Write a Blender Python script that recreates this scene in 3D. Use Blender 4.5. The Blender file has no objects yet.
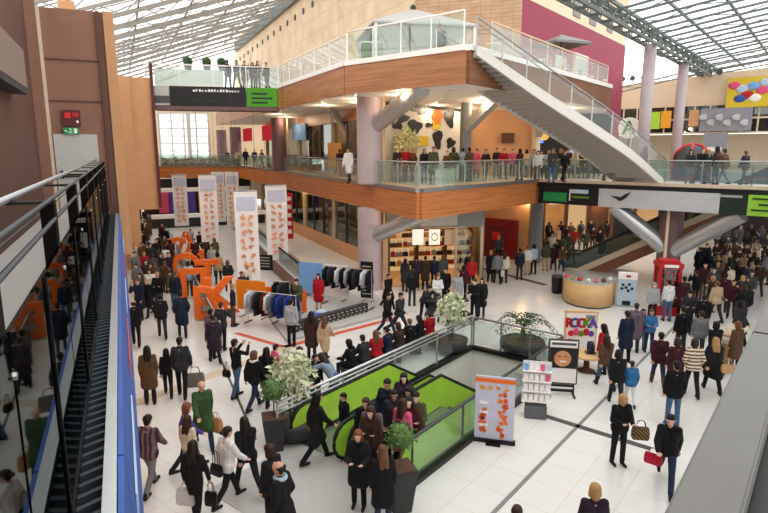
import bpy, bmesh, math, random
from mathutils import Vector, Matrix
R = math.radians
scene = bpy.context.scene
COL = scene.collection
rng = random.Random(7)

# ------------------------------------------------------------------ camera
EYE = 7.0
FPX = 570.0
PITCH = math.atan(106.5 / FPX)
cam = bpy.data.cameras.new('camera'); cam.sensor_width = 36.0
cam.lens = FPX * 36.0 / 768.0; cam.clip_start = 0.05; cam.clip_end = 400
camo = bpy.data.objects.new('camera', cam); COL.objects.link(camo)
camo.location = (0, 0, EYE); camo.rotation_euler = (R(90) - PITCH, 0, 0)
scene.camera = camo
CP, SP = math.cos(PITCH), math.sin(PITCH)

def ray(px, py):
    u = (px - 384) / FPX; v = (256.5 - py) / FPX
    return Vector((u, CP + v * SP, -SP + v * CP))
def at(px, py, z=0.0):                       # a point on the level z
    d = ray(px, py); t = (z - EYE) / d.z
    return Vector((d.x * t, d.y * t, z))
def on(px, py, p, az):                       # a point on the upright plane through p along azimuth az
    d = ray(px, py); a = R(az); n = (math.cos(a), -math.sin(a))
    t = (p[0] * n[0] + p[1] * n[1]) / (d.x * n[0] + d.y * n[1])
    return Vector((d.x * t, d.y * t, EYE + d.z * t))
def pix(p):
    z = p[2] - EYE; dep = p[1] * CP - z * SP; up = p[1] * SP + z * CP
    return (384 + FPX * p[0] / dep, 256.5 - FPX * up / dep)

# the two streets of the mall: along L (left arm) and along A (right arm)
LAZ, AAZ = -24.6, 38.2
def axes(az):
    a = R(az); return (math.sin(a), math.cos(a)), (math.cos(a), -math.sin(a))
LS, LW = axes(LAZ); AS, AW = axes(AAZ)
def PL(s, w, z=0.0): return Vector((LS[0] * s + LW[0] * w, LS[1] * s + LW[1] * w, z))
def PA(s, w, z=0.0): return Vector((AS[0] * s + AW[0] * w, AS[1] * s + AW[1] * w, z))

# ------------------------------------------------------------------ materials
def lin(c):
    if isinstance(c, str):
        c = c.lstrip('#'); c = [int(c[i:i + 2], 16) / 255 for i in (0, 2, 4)]
        c = [x / 12.92 if x <= .04045 else ((x + .055) / 1.055) ** 2.4 for x in c]
    return (c[0], c[1], c[2], 1.0)
MATS = {}
def mat(name, col, rough=.6, metal=0.0, var=.08, scale=6.0, bump=0.0, spec=.4):
    m = bpy.data.materials.new(name); m.use_nodes = True; MATS[name] = m
    nt = m.node_tree; b = nt.nodes['Principled BSDF']
    b.inputs['Roughness'].default_value = rough; b.inputs['Metallic'].default_value = metal
    b.inputs['Specular IOR Level'].default_value = spec
    c = lin(col)
    if var > 0:
        tc = nt.nodes.new('ShaderNodeTexCoord'); n = nt.nodes.new('ShaderNodeTexNoise')
        n.inputs['Scale'].default_value = scale; n.inputs['Detail'].default_value = 3
        nt.links.new(tc.outputs['Object'], n.inputs['Vector'])
        r = nt.nodes.new('ShaderNodeValToRGB')
        r.color_ramp.elements[0].position = .3; r.color_ramp.elements[1].position = .7
        r.color_ramp.elements[0].color = tuple(x * (1 - var) for x in c[:3]) + (1,)
        r.color_ramp.elements[1].color = tuple(min(1, x * (1 + var)) for x in c[:3]) + (1,)
        nt.links.new(n.outputs['Fac'], r.inputs['Fac']); nt.links.new(r.outputs['Color'], b.inputs['Base Color'])
        if bump:
            bp = nt.nodes.new('ShaderNodeBump'); bp.inputs['Strength'].default_value = bump
            nt.links.new(n.outputs['Fac'], bp.inputs['Height']); nt.links.new(bp.outputs['Normal'], b.inputs['Normal'])
    else:
        b.inputs['Base Color'].default_value = c
    return m
def emi(name, col, st):
    m = bpy.data.materials.new(name); m.use_nodes = True; MATS[name] = m
    nt = m.node_tree; nt.nodes.remove(nt.nodes['Principled BSDF'])
    e = nt.nodes.new('ShaderNodeEmission'); e.inputs['Color'].default_value = lin(col); e.inputs['Strength'].default_value = st
    nt.links.new(e.outputs[0], nt.nodes['Material Output'].inputs[0]); return m
def glassy(name, tint, gloss=.12, rough=.02, haze=0.0, hazecol='#ffffff', fres=.6, gcol=(.9, .95, .93, 1)):
    m = bpy.data.materials.new(name); m.use_nodes = True; MATS[name] = m
    nt = m.node_tree; nt.nodes.remove(nt.nodes['Principled BSDF']); out = nt.nodes['Material Output']
    t = nt.nodes.new('ShaderNodeBsdfTransparent'); t.inputs[0].default_value = lin(tint)
    g = nt.nodes.new('ShaderNodeBsdfGlossy'); g.inputs['Roughness'].default_value = rough
    g.inputs['Color'].default_value = gcol
    lw_ = nt.nodes.new('ShaderNodeLayerWeight'); f = nt.nodes.new('ShaderNodeMath'); f.operation = 'POWER'; f.inputs[1].default_value = 4.5
    nt.links.new(lw_.outputs['Facing'], f.inputs[0])
    a = nt.nodes.new('ShaderNodeMath'); a.operation = 'MULTIPLY_ADD'; a.inputs[1].default_value = fres; a.inputs[2].default_value = gloss * .3
    nt.links.new(f.outputs[0], a.inputs[0])
    mx = nt.nodes.new('ShaderNodeMixShader'); nt.links.new(a.outputs[0], mx.inputs[0])
    last = t
    if haze:
        d = nt.nodes.new('ShaderNodeBsdfDiffuse'); d.inputs[0].default_value = lin(hazecol)
        h = nt.nodes.new('ShaderNodeMixShader'); h.inputs[0].default_value = haze
        nt.links.new(t.outputs[0], h.inputs[1]); nt.links.new(d.outputs[0], h.inputs[2]); last = h
    nt.links.new(last.outputs[0], mx.inputs[1]); nt.links.new(g.outputs[0], mx.inputs[2])
    nt.links.new(mx.outputs[0], out.inputs[0]); return m
def banded(name, c1, c2, scale=(1, 1, 8), rough=.5, seams=None, seamcol=None, rot=0.0, spec=.4):
    """grain stretched along one axis, with optional panel seams of (width, height)"""
    m = mat(name, c1, rough, var=0, spec=spec); nt = m.node_tree; b = nt.nodes['Principled BSDF']
    tc = nt.nodes.new('ShaderNodeTexCoord'); mp = nt.nodes.new('ShaderNodeMapping')
    mp.inputs['Scale'].default_value = scale; mp.inputs['Rotation'].default_value = (0, 0, rot)
    n = nt.nodes.new('ShaderNodeTexNoise'); n.inputs['Scale'].default_value = 1.0; n.inputs['Detail'].default_value = 4
    nt.links.new(tc.outputs['Object'], mp.inputs[0]); nt.links.new(mp.outputs[0], n.inputs['Vector'])
    r = nt.nodes.new('ShaderNodeValToRGB'); r.color_ramp.elements[0].position = .35; r.color_ramp.elements[1].position = .65
    r.color_ramp.elements[0].color = lin(c1); r.color_ramp.elements[1].color = lin(c2)
    nt.links.new(n.outputs['Fac'], r.inputs['Fac']); last = r.outputs['Color']
    if seams:
        uv = nt.nodes.new('ShaderNodeUVMap'); br = nt.nodes.new('ShaderNodeTexBrick')
        br.offset = 0.0; br.inputs['Scale'].default_value = 1.0; br.inputs['Mortar Size'].default_value = seams[2]
        br.inputs['Brick Width'].default_value = seams[0]; br.inputs['Row Height'].default_value = seams[1]
        br.inputs['Mortar'].default_value = lin(seamcol)
        nt.links.new(uv.outputs[0], br.inputs['Vector'])
        nt.links.new(last, br.inputs['Color1']); nt.links.new(last, br.inputs['Color2']); last = br.outputs['Color']
    nt.links.new(last, b.inputs['Base Color']); return m

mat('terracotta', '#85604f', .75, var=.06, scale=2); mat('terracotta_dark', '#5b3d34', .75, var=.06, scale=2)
mat('terracotta_grey', '#7d6a61', .75, var=.05); mat('peach', '#cb9a70', .75, var=.05, scale=1.5); mat('peach_deep', '#b98a62', .75, var=.05, scale=1.5)
mat('stringer_white', '#d2cdc6', .6, var=.03); mat('white_paint', '#eeebe6', .55, var=.03); mat('soffit', '#f0ebe4', .7, var=.03)
mat('cream', '#dcc6aa', .75, var=.04, scale=1.0)
banded('wood', '#96603c', '#b37a4f', (.5, .5, 14), .42, (2.4, .6, .006), '#8a5a3e'); banded('wood_orange', '#aa6232', '#c67c44', (.5, .5, 14), .4, (2.4, .6, .006), '#94582f')
banded('wood_brown', '#6a4229', '#85583a', (.6, .6, 14), .5)
banded('beige_wall', '#d2b698', '#e2cbae', (.5, .5, .5), .8, (2.4, 1.2, .02), '#c3a683')
banded('brick_wall', '#b28e70', '#c4a184', (1, 1, 6), .8, (.6, .2, .012), '#9a785c')
mat('pink_wall', '#8e3149', .7, var=.05, scale=1.5)
mat('steel', '#9a9c9e', .32, .85, .04); mat('steel_dark', '#4c4d50', .4, .7, .05); mat('silver', '#c9cbcd', .3, .7, .03)
mat('chrome', '#d9dbdc', .15, 1.0, 0); mat('roof_steel', '#96908a', .55, .1, .05); mat('roof_dark', '#6d7573', .55, .2, .06)
mat('black', '#0c0c0e', .45, var=.1); mat('black_metal', '#141416', .4, .4, .1); mat('black_rubber', '#0a0a0a', .6, var=.1)
mat('charcoal', '#2e2f31', .6, var=.1); mat('grey', '#7d7d7d', .6, var=.06); mat('grey_light', '#b3b1ad', .6, var=.04)
mat('grey_dark', '#4b4a49', .6, var=.08); mat('lilac', '#b5a5a9', .45, var=.05, scale=2); mat('mauve', '#6d5355', .55, var=.06, scale=2)
mat('maroon', '#5a1d22', .55, var=.08); mat('red', '#b3121c', .4, var=.06); mat('red_bright', '#d2232c', .5, var=.05)
mat('orange', '#e8691a', .5, var=.05); mat('orange_stripe', '#c9553a', .5, var=.05); mat('amber', '#e8a02c', .5, var=.05)
mat('yellow', '#d9bb2b', .5, var=.05); mat('lime', '#a9d446', .35, var=.06, scale=3); mat('lime_dark', '#5b8a2a', .4, var=.06)
mat('green_sign', '#1f8a4a', .5, var=.1); mat('blue', '#2f55a0', .5, var=.12, scale=2); mat('sky_blue', '#74a5dc', .5, var=.05)
mat('navy', '#1b2440', .7, var=.1); mat('pale_blue', '#b6c8da', .5, var=.04); mat('paper', '#e9e4e2', .7, var=.03); mat('pink', '#d8517c', .6, var=.06)
mat('skin_print', '#c98a63', .6, var=.25, scale=3); mat('pale_wood', '#d3ac78', .5, var=.07, scale=3); mat('gravel_grey', '#5b5c5d', .55, var=.1)
mat('parapet', '#62615f', .45, var=.06, scale=4); mat('leaf_dark', '#2e4a26', .6, var=.3, scale=9); mat('leaf_pale', '#c3c9a6', .6, var=.25, scale=9)
mat('leaf_mid', '#54703a', .6, var=.3, scale=9); mat('bark', '#6b5a45', .8, var=.2); mat('soil', '#5a4130', .9, var=.2, scale=20)
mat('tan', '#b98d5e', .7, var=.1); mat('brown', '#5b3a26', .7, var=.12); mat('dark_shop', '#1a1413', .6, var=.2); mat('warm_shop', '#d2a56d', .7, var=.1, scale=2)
mat('orange_print', '#efae88', .7, var=.15, scale=5); mat('lilac_print', '#c3c3d6', .7, var=.06, scale=3); mat('amber_orange', '#f0871c', .5, var=.05); mat('leaf_yellow', '#d8d3a0', .6, var=.2, scale=9)
mat('purple', '#5a3f9c', .6, var=.1); mat('stone_beige', '#c9b79f', .6, var=.06)
mat('step', '#5c5e60', .45, .5, .1); mat('grate', '#1c2124', .5, .3, .1); mat('grate_bar', '#39424a', .5, .4, .1)
mat('red_dark', '#7d1218', .5, var=.08); mat('cow_white', '#d8d2c8', .6, var=.05); mat('silver_ad', '#c4c8cc', .3, .25, .05, 2); mat('green_black', '#12261a', .5, var=.2); mat('lime_board', '#8fc63a', .5, var=.06); mat('billboard_grey', '#8d8e98', .6, var=.06)
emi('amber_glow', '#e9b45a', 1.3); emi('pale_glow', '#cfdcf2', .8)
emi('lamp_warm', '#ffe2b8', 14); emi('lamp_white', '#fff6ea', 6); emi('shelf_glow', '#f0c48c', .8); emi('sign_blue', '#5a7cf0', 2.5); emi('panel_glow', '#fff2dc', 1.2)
emi('sign_red_glow', '#d8323a', .7); emi('screen_green', '#7ad14a', .55)
glassy('glass_rail', '#dcebe4', .25, haze=.07); glassy('glass_dark', '#b7c2bf', .3, haze=.10, hazecol='#6d7572')
glassy('glass_mirror', '#6a7472', 1.1, haze=.05, hazecol='#2c3031', gcol=(.27, .29, .29, 1))
glassy('glass_roof', '#f6f8f8', .05, fres=.12); glassy('glass_shop', '#d9dcd8', .2); glassy('glass_clear', '#eef4f2', .15, haze=.03)
glassy('glass_frost', '#eef2f0', .0, haze=.22)

def floor_mat():
    m = mat('floor_tiles', '#dedbd6', .2, var=0, spec=.45); nt = m.node_tree; b = nt.nodes['Principled BSDF']
    tc = nt.nodes.new('ShaderNodeTexCoord'); mp = nt.nodes.new('ShaderNodeMapping'); mp.inputs['Rotation'].default_value = (0, 0, R(AAZ))
    br = nt.nodes.new('ShaderNodeTexBrick'); br.offset = 0; br.inputs['Scale'].default_value = 1; br.inputs['Brick Width'].default_value = .9
    br.inputs['Row Height'].default_value = .9; br.inputs['Mortar Size'].default_value = .008
    br.inputs['Color1'].default_value = lin('#e8e6e3'); br.inputs['Color2'].default_value = lin('#e2e0dc'); br.inputs['Mortar'].default_value = lin('#cfcbc4')
    n = nt.nodes.new('ShaderNodeTexNoise'); n.inputs['Scale'].default_value = .6
    ra = nt.nodes.new('ShaderNodeValToRGB'); ra.color_ramp.elements[0].color = (.86, .85, .84, 1); ra.color_ramp.elements[1].color = (1, 1, 1, 1)
    mx = nt.nodes.new('ShaderNodeMix'); mx.data_type = 'RGBA'; mx.blend_type = 'MULTIPLY'; mx.inputs[0].default_value = 1
    nt.links.new(tc.outputs['Object'], mp.inputs[0]); nt.links.new(mp.outputs[0], br.inputs['Vector']); nt.links.new(tc.outputs['Object'], n.inputs['Vector'])
    nt.links.new(n.outputs['Fac'], ra.inputs[0]); nt.links.new(br.outputs['Color'], mx.inputs[6]); nt.links.new(ra.outputs[0], mx.inputs[7])
    nt.links.new(mx.outputs[2], b.inputs['Base Color'])
floor_mat()

def cloth_mat(name, rough, var, stripes=None):
    """cloth that takes its colour from the garment it is on"""
    m = bpy.data.materials.new(name); m.use_nodes = True; MATS[name] = m; nt = m.node_tree; b = nt.nodes['Principled BSDF']
    b.inputs['Roughness'].default_value = rough; b.inputs['Specular IOR Level'].default_value = .25
    oi = nt.nodes.new('ShaderNodeObjectInfo'); tc = nt.nodes.new('ShaderNodeTexCoord'); n = nt.nodes.new('ShaderNodeTexNoise')
    n.inputs['Scale'].default_value = 14; nt.links.new(tc.outputs['Object'], n.inputs['Vector'])
    mx = nt.nodes.new('ShaderNodeMix'); mx.data_type = 'RGBA'; mx.blend_type = 'MULTIPLY'; mx.inputs[0].default_value = 1
    ra = nt.nodes.new('ShaderNodeValToRGB'); ra.color_ramp.elements[0].color = (1 - var,) * 3 + (1,); ra.color_ramp.elements[1].color = (1, 1, 1, 1)
    src = n.outputs['Fac']
    if stripes:
        w = nt.nodes.new('ShaderNodeTexWave'); w.bands_direction = stripes[0]; w.inputs['Scale'].default_value = stripes[1]; w.inputs['Distortion'].default_value = .6
        nt.links.new(tc.outputs['Object'], w.inputs['Vector']); src = w.outputs['Fac']
        ra.color_ramp.elements[0].position = .35; ra.color_ramp.elements[1].position = .6; ra.color_ramp.elements[0].color = stripes[2]
    nt.links.new(src, ra.inputs[0]); nt.links.new(oi.outputs['Color'], mx.inputs[6]); nt.links.new(ra.outputs[0], mx.inputs[7])
    nt.links.new(mx.outputs[2], b.inputs['Base Color'])
cloth_mat('cloth', .85, .3); cloth_mat('skin', .55, .1); cloth_mat('hair', .5, .4); cloth_mat('leather', .4, .25)
cloth_mat('cloth_striped', .85, .3, ('Z', 3.2, (.22, .12, .09, 1))); cloth_mat('cloth_vest', .85, .3, ('X', 3.0, (.3, .22, .2, 1)))
cloth_mat('cloth_check', .8, .3, ('DIAGONAL', 7, (.15, .12, .12, 1)))

# ------------------------------------------------------------------ mesh collector
class MB:
    def __init__(s): s.v = []; s.f = []
    def add(s, vs, fs):
        o = len(s.v); s.v += [tuple(v) for v in vs]; s.f += [tuple(i + o for i in f) for f in fs]; return s
    def box(s, c, d, rz=0.0):
        x, y, z = d[0] / 2, d[1] / 2, d[2] / 2; ca, sa = math.cos(rz), math.sin(rz)
        vs = [(c[0] + ca * i * x - sa * j * y, c[1] + sa * i * x + ca * j * y, c[2] + k * z) for k in (-1, 1) for j in (-1, 1) for i in (-1, 1)]
        return s.add(vs, [(0, 2, 3, 1), (4, 5, 7, 6), (0, 1, 5, 4), (2, 6, 7, 3), (0, 4, 6, 2), (1, 3, 7, 5)])
    def beam(s, a, b, w, h):
        a, b = Vector(a), Vector(b); d = (b - a)
        if d.length < 1e-6: return s
        d.normalize(); up = Vector((0, 0, 1))
        if abs(d.z) > .98: up = Vector((0, 1, 0))
        x = d.cross(up).normalized() * (w / 2); y = x.cross(d).normalized() * (h / 2)
        vs = [p + i * x + j * y for p in (a, b) for i, j in ((-1, -1), (1, -1), (1, 1), (-1, 1))]
        return s.add(vs, [(0, 3, 2, 1), (4, 5, 6, 7), (0, 1, 5, 4), (1, 2, 6, 5), (2, 3, 7, 6), (3, 0, 4, 7)])
    def cyl(s, a, b, r1, r2=None, n=12):
        r2 = r1 if r2 is None else r2; a, b = Vector(a), Vector(b); d = (b - a).normalized()
        up = Vector((0, 0, 1)) if abs(d.z) < .9 else Vector((1, 0, 0))
        x = d.cross(up).normalized(); y = d.cross(x).normalized(); vs = []
        for p, r in ((a, r1), (b, r2)):
            vs += [p + x * (r * math.cos(2 * math.pi * k / n)) + y * (r * math.sin(2 * math.pi * k / n)) for k in range(n)]
        fs = [(k, (k + 1) % n, n + (k + 1) % n, n + k) for k in range(n)] + [tuple(range(n))[::-1], tuple(range(n, 2 * n))]
        return s.add(vs, fs)
    def tube(s, pts, r, n=8):
        pts = [Vector(p) for p in pts]; vs = []; m = len(pts)
        for i, p in enumerate(pts):
            d = (pts[min(i + 1, m - 1)] - pts[max(i - 1, 0)]).normalized()
            up = Vector((0, 0, 1)) if abs(d.z) < .95 else Vector((1, 0, 0))
            x = d.cross(up).normalized(); y = d.cross(x).normalized()
            rr = r[i] if isinstance(r, (list, tuple)) else r
            vs += [p + x * (rr * math.cos(2 * math.pi * k / n)) + y * (rr * math.sin(2 * math.pi * k / n)) for k in range(n)]
        fs = [(i * n + k, i * n + (k + 1) % n, (i + 1) * n + (k + 1) % n, (i + 1) * n + k) for i in range(m - 1) for k in range(n)]
        fs += [tuple(range(n))[::-1], tuple(range((m - 1) * n, m * n))]
        return s.add(vs, fs)
    def lathe(s, prof, c=(0, 0, 0), n=16, sx=1, sy=1):
        vs = []
        for r, z in prof:
            vs += [(c[0] + sx * r * math.cos(2 * math.pi * k / n), c[1] + sy * r * math.sin(2 * math.pi * k / n), c[2] + z) for k in range(n)]
        m = len(prof)
        fs = [(i * n + k, i * n + (k + 1) % n, (i + 1) * n + (k + 1) % n, (i + 1) * n + k) for i in range(m - 1) for k in range(n)]
        fs += [tuple(range(n))[::-1], tuple(range((m - 1) * n, m * n))]
        return s.add(vs, fs)
    def prism(s, poly, z0, z1):
        n = len(poly); vs = [(p[0], p[1], z0) for p in poly] + [(p[0], p[1], z1) for p in poly]
        ar = sum(poly[i][0] * poly[(i + 1) % n][1] - poly[(i + 1) % n][0] * poly[i][1] for i in range(n))
        fs = [(i, (i + 1) % n, n + (i + 1) % n, n + i) for i in range(n)] + [tuple(range(n))[::-1], tuple(range(n, 2 * n))]
        if ar < 0: fs = [f[::-1] for f in fs]
        return s.add(vs, fs)
    def plate(s, poly, y0, y1):                 # outline in x-z given a thickness in y
        n = len(poly); vs = [(p[0], y0, p[1]) for p in poly] + [(p[0], y1, p[1]) for p in poly]
        ar = sum(poly[i][0] * poly[(i + 1) % n][1] - poly[(i + 1) % n][0] * poly[i][1] for i in range(n))
        fs = [(i, (i + 1) % n, n + (i + 1) % n, n + i) for i in range(n)] + [tuple(range(n))[::-1], tuple(range(n, 2 * n))]
        if ar > 0: fs = [f[::-1] for f in fs]
        return s.add(vs, fs)
    def side(s, poly, x0, x1):                  # outline in y-z given a thickness in x
        n = len(poly); vs = [(x0, p[0], p[1]) for p in poly] + [(x1, p[0], p[1]) for p in poly]
        ar = sum(poly[i][0] * poly[(i + 1) % n][1] - poly[(i + 1) % n][0] * poly[i][1] for i in range(n))
        fs = [(i, (i + 1) % n, n + (i + 1) % n, n + i) for i in range(n)] + [tuple(range(n))[::-1], tuple(range(n, 2 * n))]
        if ar < 0: fs = [f[::-1] for f in fs]
        return s.add(vs, fs)
    def ball(s, c, r, n=12, m=8, sz=(1, 1, 1)):
        prof = [(max(1e-3, r * math.sin(math.pi * i / m)), -r * math.cos(math.pi * i / m)) for i in range(m + 1)]
        vs = []
        for rr, z in prof:
            vs += [(c[0] + sz[0] * rr * math.cos(2 * math.pi * k / n), c[1] + sz[1] * rr * math.sin(2 * math.pi * k / n), c[2] + sz[2] * z) for k in range(n)]
        fs = [(i * n + k, i * n + (k + 1) % n, (i + 1) * n + (k + 1) % n, (i + 1) * n + k) for i in range(m) for k in range(n)]
        fs += [tuple(range(n))[::-1], tuple(range(m * n, (m + 1) * n))]
        return s.add(vs, fs)
    def mesh(s, name, smooth=False):
        me = bpy.data.meshes.new(name); me.from_pydata(s.v, [], s.f); me.update()
        if smooth: me.polygons.foreach_set('use_smooth', [True] * len(me.polygons))
        return me
    def build(s, name, m, parent=None, smooth=False, off=None, bevel=0.0, uv=False):
        if off is not None: s.v = [(x - off[0], y - off[1], z - off[2]) for x, y, z in s.v]
        me = s.mesh(name, smooth); me.materials.append(MATS[m] if isinstance(m, str) else m)
        if uv:                                   # metre-scaled wall coordinates: run along the wall, height
            ul = me.uv_layers.new(name='UVMap')
            for p in me.polygons:
                n = p.normal
                for li in p.loop_indices:
                    co = me.vertices[me.loops[li].vertex_index].co
                    if abs(n.z) > .7: ul.data[li].uv = (co.x, co.y)
                    else:
                        t = Vector((-n.y, n.x, 0)).normalized(); ul.data[li].uv = (co.dot(t), co.z)
        o = bpy.data.objects.new(name, me); COL.objects.link(o)
        if parent is not None: o.parent = parent
        if bevel:
            bm = bmesh.new(); bm.from_mesh(me); bmesh.ops.remove_doubles(bm, verts=bm.verts, dist=1e-5)
            bmesh.ops.bevel(bm, geom=[e for e in bm.edges if len(e.link_faces) == 2 and e.calc_face_angle(0) > .6], offset=bevel, segments=2, affect='EDGES', clamp_overlap=True)
            bm.to_mesh(me); bm.free()
        return o

def thing(name, label, cat, loc=(0, 0, 0), rz=0.0, group=None):
    o = bpy.data.objects.new(name, None); COL.objects.link(o); o.empty_display_size = .2
    o.location = loc; o.rotation_euler = (0, 0, rz); return tag(o, label, cat, group)
def tag(o, label, cat, group=None):
    o['label'] = label; o['category'] = cat
    if group: o['group'] = group
    return o
def struct(name, mb, m, smooth=False, uv=False, bevel=0.0, label=None):
    o = mb.build(name, m, None, smooth, uv=uv, bevel=bevel); o['kind'] = 'structure'
    if label: o['label'] = label; o['category'] = label.split('|')[0]
    return o
def az_of(a, b): return math.atan2(b[0] - a[0], b[1] - a[1])
ORD = ['first', 'second', 'third', 'fourth', 'fifth', 'sixth', 'seventh', 'eighth', 'ninth', 'tenth', 'eleventh', 'twelfth',
       'thirteenth', 'fourteenth', 'fifteenth', 'sixteenth', 'seventeenth', 'eighteenth', 'nineteenth', 'twentieth']
def text_mesh(name, txt, size, depth, m, parent, loc, rot=(R(90), 0, 0), align='CENTER', bold=0.0):
    cu = bpy.data.curves.new(name, 'FONT'); cu.body = txt; cu.size = size; cu.extrude = depth; cu.offset = bold; cu.align_x = align; cu.align_y = 'CENTER'
    t = bpy.data.objects.new(name, cu); COL.objects.link(t)
    dg = bpy.context.evaluated_depsgraph_get(); me = bpy.data.meshes.new_from_object(t.evaluated_get(dg)); bpy.data.objects.remove(t)
    me.materials.clear(); me.materials.append(MATS[m]); o = bpy.data.objects.new(name, me); COL.objects.link(o)
    o.parent = parent; o.location = loc; o.rotation_euler = rot; return o
# ------------------------------------------------------------------ the setting
Z1, Z1B = 5.35, 4.15          # middle level: deck top, underside
Z2, Z2B = 10.7, 9.5           # upper level
HOLE = (8.1, 17.3, -9.6, -6.35)   # escalator opening in the ground floor, along A: s0, s1, w0, w1
def rectA(s0, s1, w0, w1): return [PA(s0, w0), PA(s0, w1), PA(s1, w1), PA(s1, w0)]
def rectL(s0, s1, w0, w1): return [PL(s0, w0), PL(s0, w1), PL(s1, w1), PL(s1, w0)]

m = MB()
s0, s1, w0, w1 = HOLE
for r in ((-20, s0, -95, 30), (s1, 110, -95, 30), (s0, s1, -95, w0), (s0, s1, w1, 30)):
    m.prism(rectA(*r), -.06, 0)
struct('floor', m, 'floor_tiles')
struct('floor_lower', MB().prism(rectA(-5, 40, -30, 10), -5.9, -5.5), 'stone_beige')
# faces of the opening
struct('wall_opening_back', MB().prism(rectA(s0, s1 + 14, w0 - .3, w0), -1.5, -.06), 'white_paint')
struct('wall_opening_back_lower', MB().prism(rectA(s0, s1 + 14, w0 - .3, w0 - .02), -2.6, -1.5), 'peach_deep')
struct('wall_opening_near', MB().prism(rectA(s0, s1 + 14, w1, w1 + .3), -5.5, -.06), 'white_paint')
struct('wall_opening_end', MB().prism(rectA(s1, s1 + .3, w0, w1), -1.6, -.06), 'white_paint')
struct('wall_opening_start', MB().prism(rectA(s0 - .3, s0, w0, w1), -5.5, -.06), 'grey')
# dark kerb round the opening
m = MB()
for a, b in ((PA(s0 + 1.6, w0), PA(s1, w0)), (PA(s1, w0), PA(s1, w1)), (PA(s0, w1), PA(s1, w1))):
    m.beam(a + Vector((0, 0, .05)), b + Vector((0, 0, .05)), .22, .12)
struct('trim_1', m, 'black')
# floor stripes
def stripe(n, a, b, w, mm):
    a = Vector(a); b = Vector(b); a.z = b.z = .004
    struct('trim_%d' % n, MB().beam(a, b, w, .008), mm)
def ext(a, b, t0, t1): return a + (b - a) * t0, a + (b - a) * t1
a, b = at(508, 498), at(614, 389); stripe(2, *ext(a, b, -.35, 3.2), .09, 'grey')
a, b = at(545, 416), at(651, 449); stripe(3, *ext(a, b, -.05, 1.0), .2, 'grey_dark')
a, b = at(136, 403), at(256, 359); stripe(4, *ext(a, b, -.1, 1.4), .42, 'stone_beige')
a, b = at(247, 420), at(222, 362); stripe(5, *ext(a, b, -.25, 1.6), .07, 'grey_dark')
a, b = at(236, 333), at(284, 347); stripe(6, a, b, .22, 'orange_stripe')
a, b = at(284, 347), at(396, 318); stripe(7, a, b, .28, 'orange_stripe')
a, b = at(480, 268), at(546, 285); stripe(8, *ext(a, b, -1.0, 1.0), .35, 'brown')

# middle deck of the central block and its wooden fascia
D1 = [(1.5, 24.0), (8.5, 32.0), (30, 58), (30, 78), (-24.5, 78), (-24.5, 60.5), (-15.0, 60.5), (-6.9, 43.2)]
struct('floor_middle', MB().prism(D1, Z1B + .12, Z1), 'stone_beige')
struct('ceiling_under_middle', MB().prism(D1, Z1B, Z1B + .11), 'soffit')
def off_line(a, b, d):
    a, b = Vector((a[0], a[1], 0)), Vector((b[0], b[1], 0)); t = (b - a).normalized(); n = Vector((t.y, -t.x, 0)) * d
    return a + n, b + n
def fascia(name, a, b, z0, z1, mm, th=.12, side=1, uv=False):
    p, q = off_line(a, b, side * th / 2); m = MB().beam(p + Vector((0, 0, (z0 + z1) / 2)), q + Vector((0, 0, (z0 + z1) / 2)), th, z1 - z0)
    return struct(name, m, mm, uv=uv)
for i, (a, b) in enumerate((((1.5, 24.0), (8.5, 32.0)), ((-6.9, 43.2), (1.5, 24.0)), ((-15.0, 60.5), (-6.9, 43.2)), ((-24.5, 60.5), (-15.0, 60.5)))):
    fascia('trim_%d' % (20 + i), a, b, Z1B - .05, Z1 - .1, 'wood_orange', .14, 1, uv=True)
    fascia('trim_%d' % (30 + i), a, b, Z1 - .1, Z1 + .06, 'steel', .2, 1)
# upper deck
D2 = [(3.1, 22.3), (13.6, 35.7), (16.5, 44), (6, 62), (-16.8, 59), (-6.4, 36.0), (-1.64, 26.4)]
struct('floor_upper', MB().prism(D2, Z2B + .12, Z2), 'stone_beige')
struct('ceiling_under_upper', MB().prism(D2, Z2B, Z2B + .11), 'soffit')
for i, (a, b) in enumerate((((3.1, 22.3), (13.6, 35.7)), ((-1.64, 26.4), (3.1, 22.3)), ((-6.4, 36.0), (-1.64, 26.4)), ((-16.8, 59), (-6.4, 36.0)))):
    fascia('trim_%d' % (40 + i), a, b, Z2B - .05, Z2 - .05, 'wood_brown' if i == 0 else 'wood', .14, 1, uv=True)
    fascia('trim_%d' % (50 + i), a, b, Z2 - .05, Z2 + .16, 'white_paint', .2, 1)

# bridge on the middle level, right arm
BR0, BR1 = Vector((8.5, 32.0, 0)), Vector((19.5, 22.9, 0))
bt = (BR1 - BR0).normalized(); bn = Vector((-bt.y, bt.x, 0))      # bn points away from the camera
bp = [BR0, BR1, BR1 + bn * 3.6, BR0 + bn * 3.6]
struct('floor_bridge', MB().prism([(p.x, p.y) for p in bp], Z1B + .15, Z1), 'grey_light')
struct('ceiling_bridge', MB().prism([(p.x, p.y) for p in bp], Z1B, Z1B + .14), 'grey_dark')
def bpt(t, z, o=0.0): p = BR0 + bt * t + bn * o; return Vector((p.x, p.y, z))
struct('trim_60', MB().beam(bpt(0, Z1 - .0, -.06), bpt(14.2, Z1 - .0, -.06), .2, .16), 'stone_beige')
struct('trim_86', MB().beam(bpt(0, Z1 - .2, -.1), bpt(14.2, Z1 - .2, -.1), .16, .22), 'black')
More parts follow.
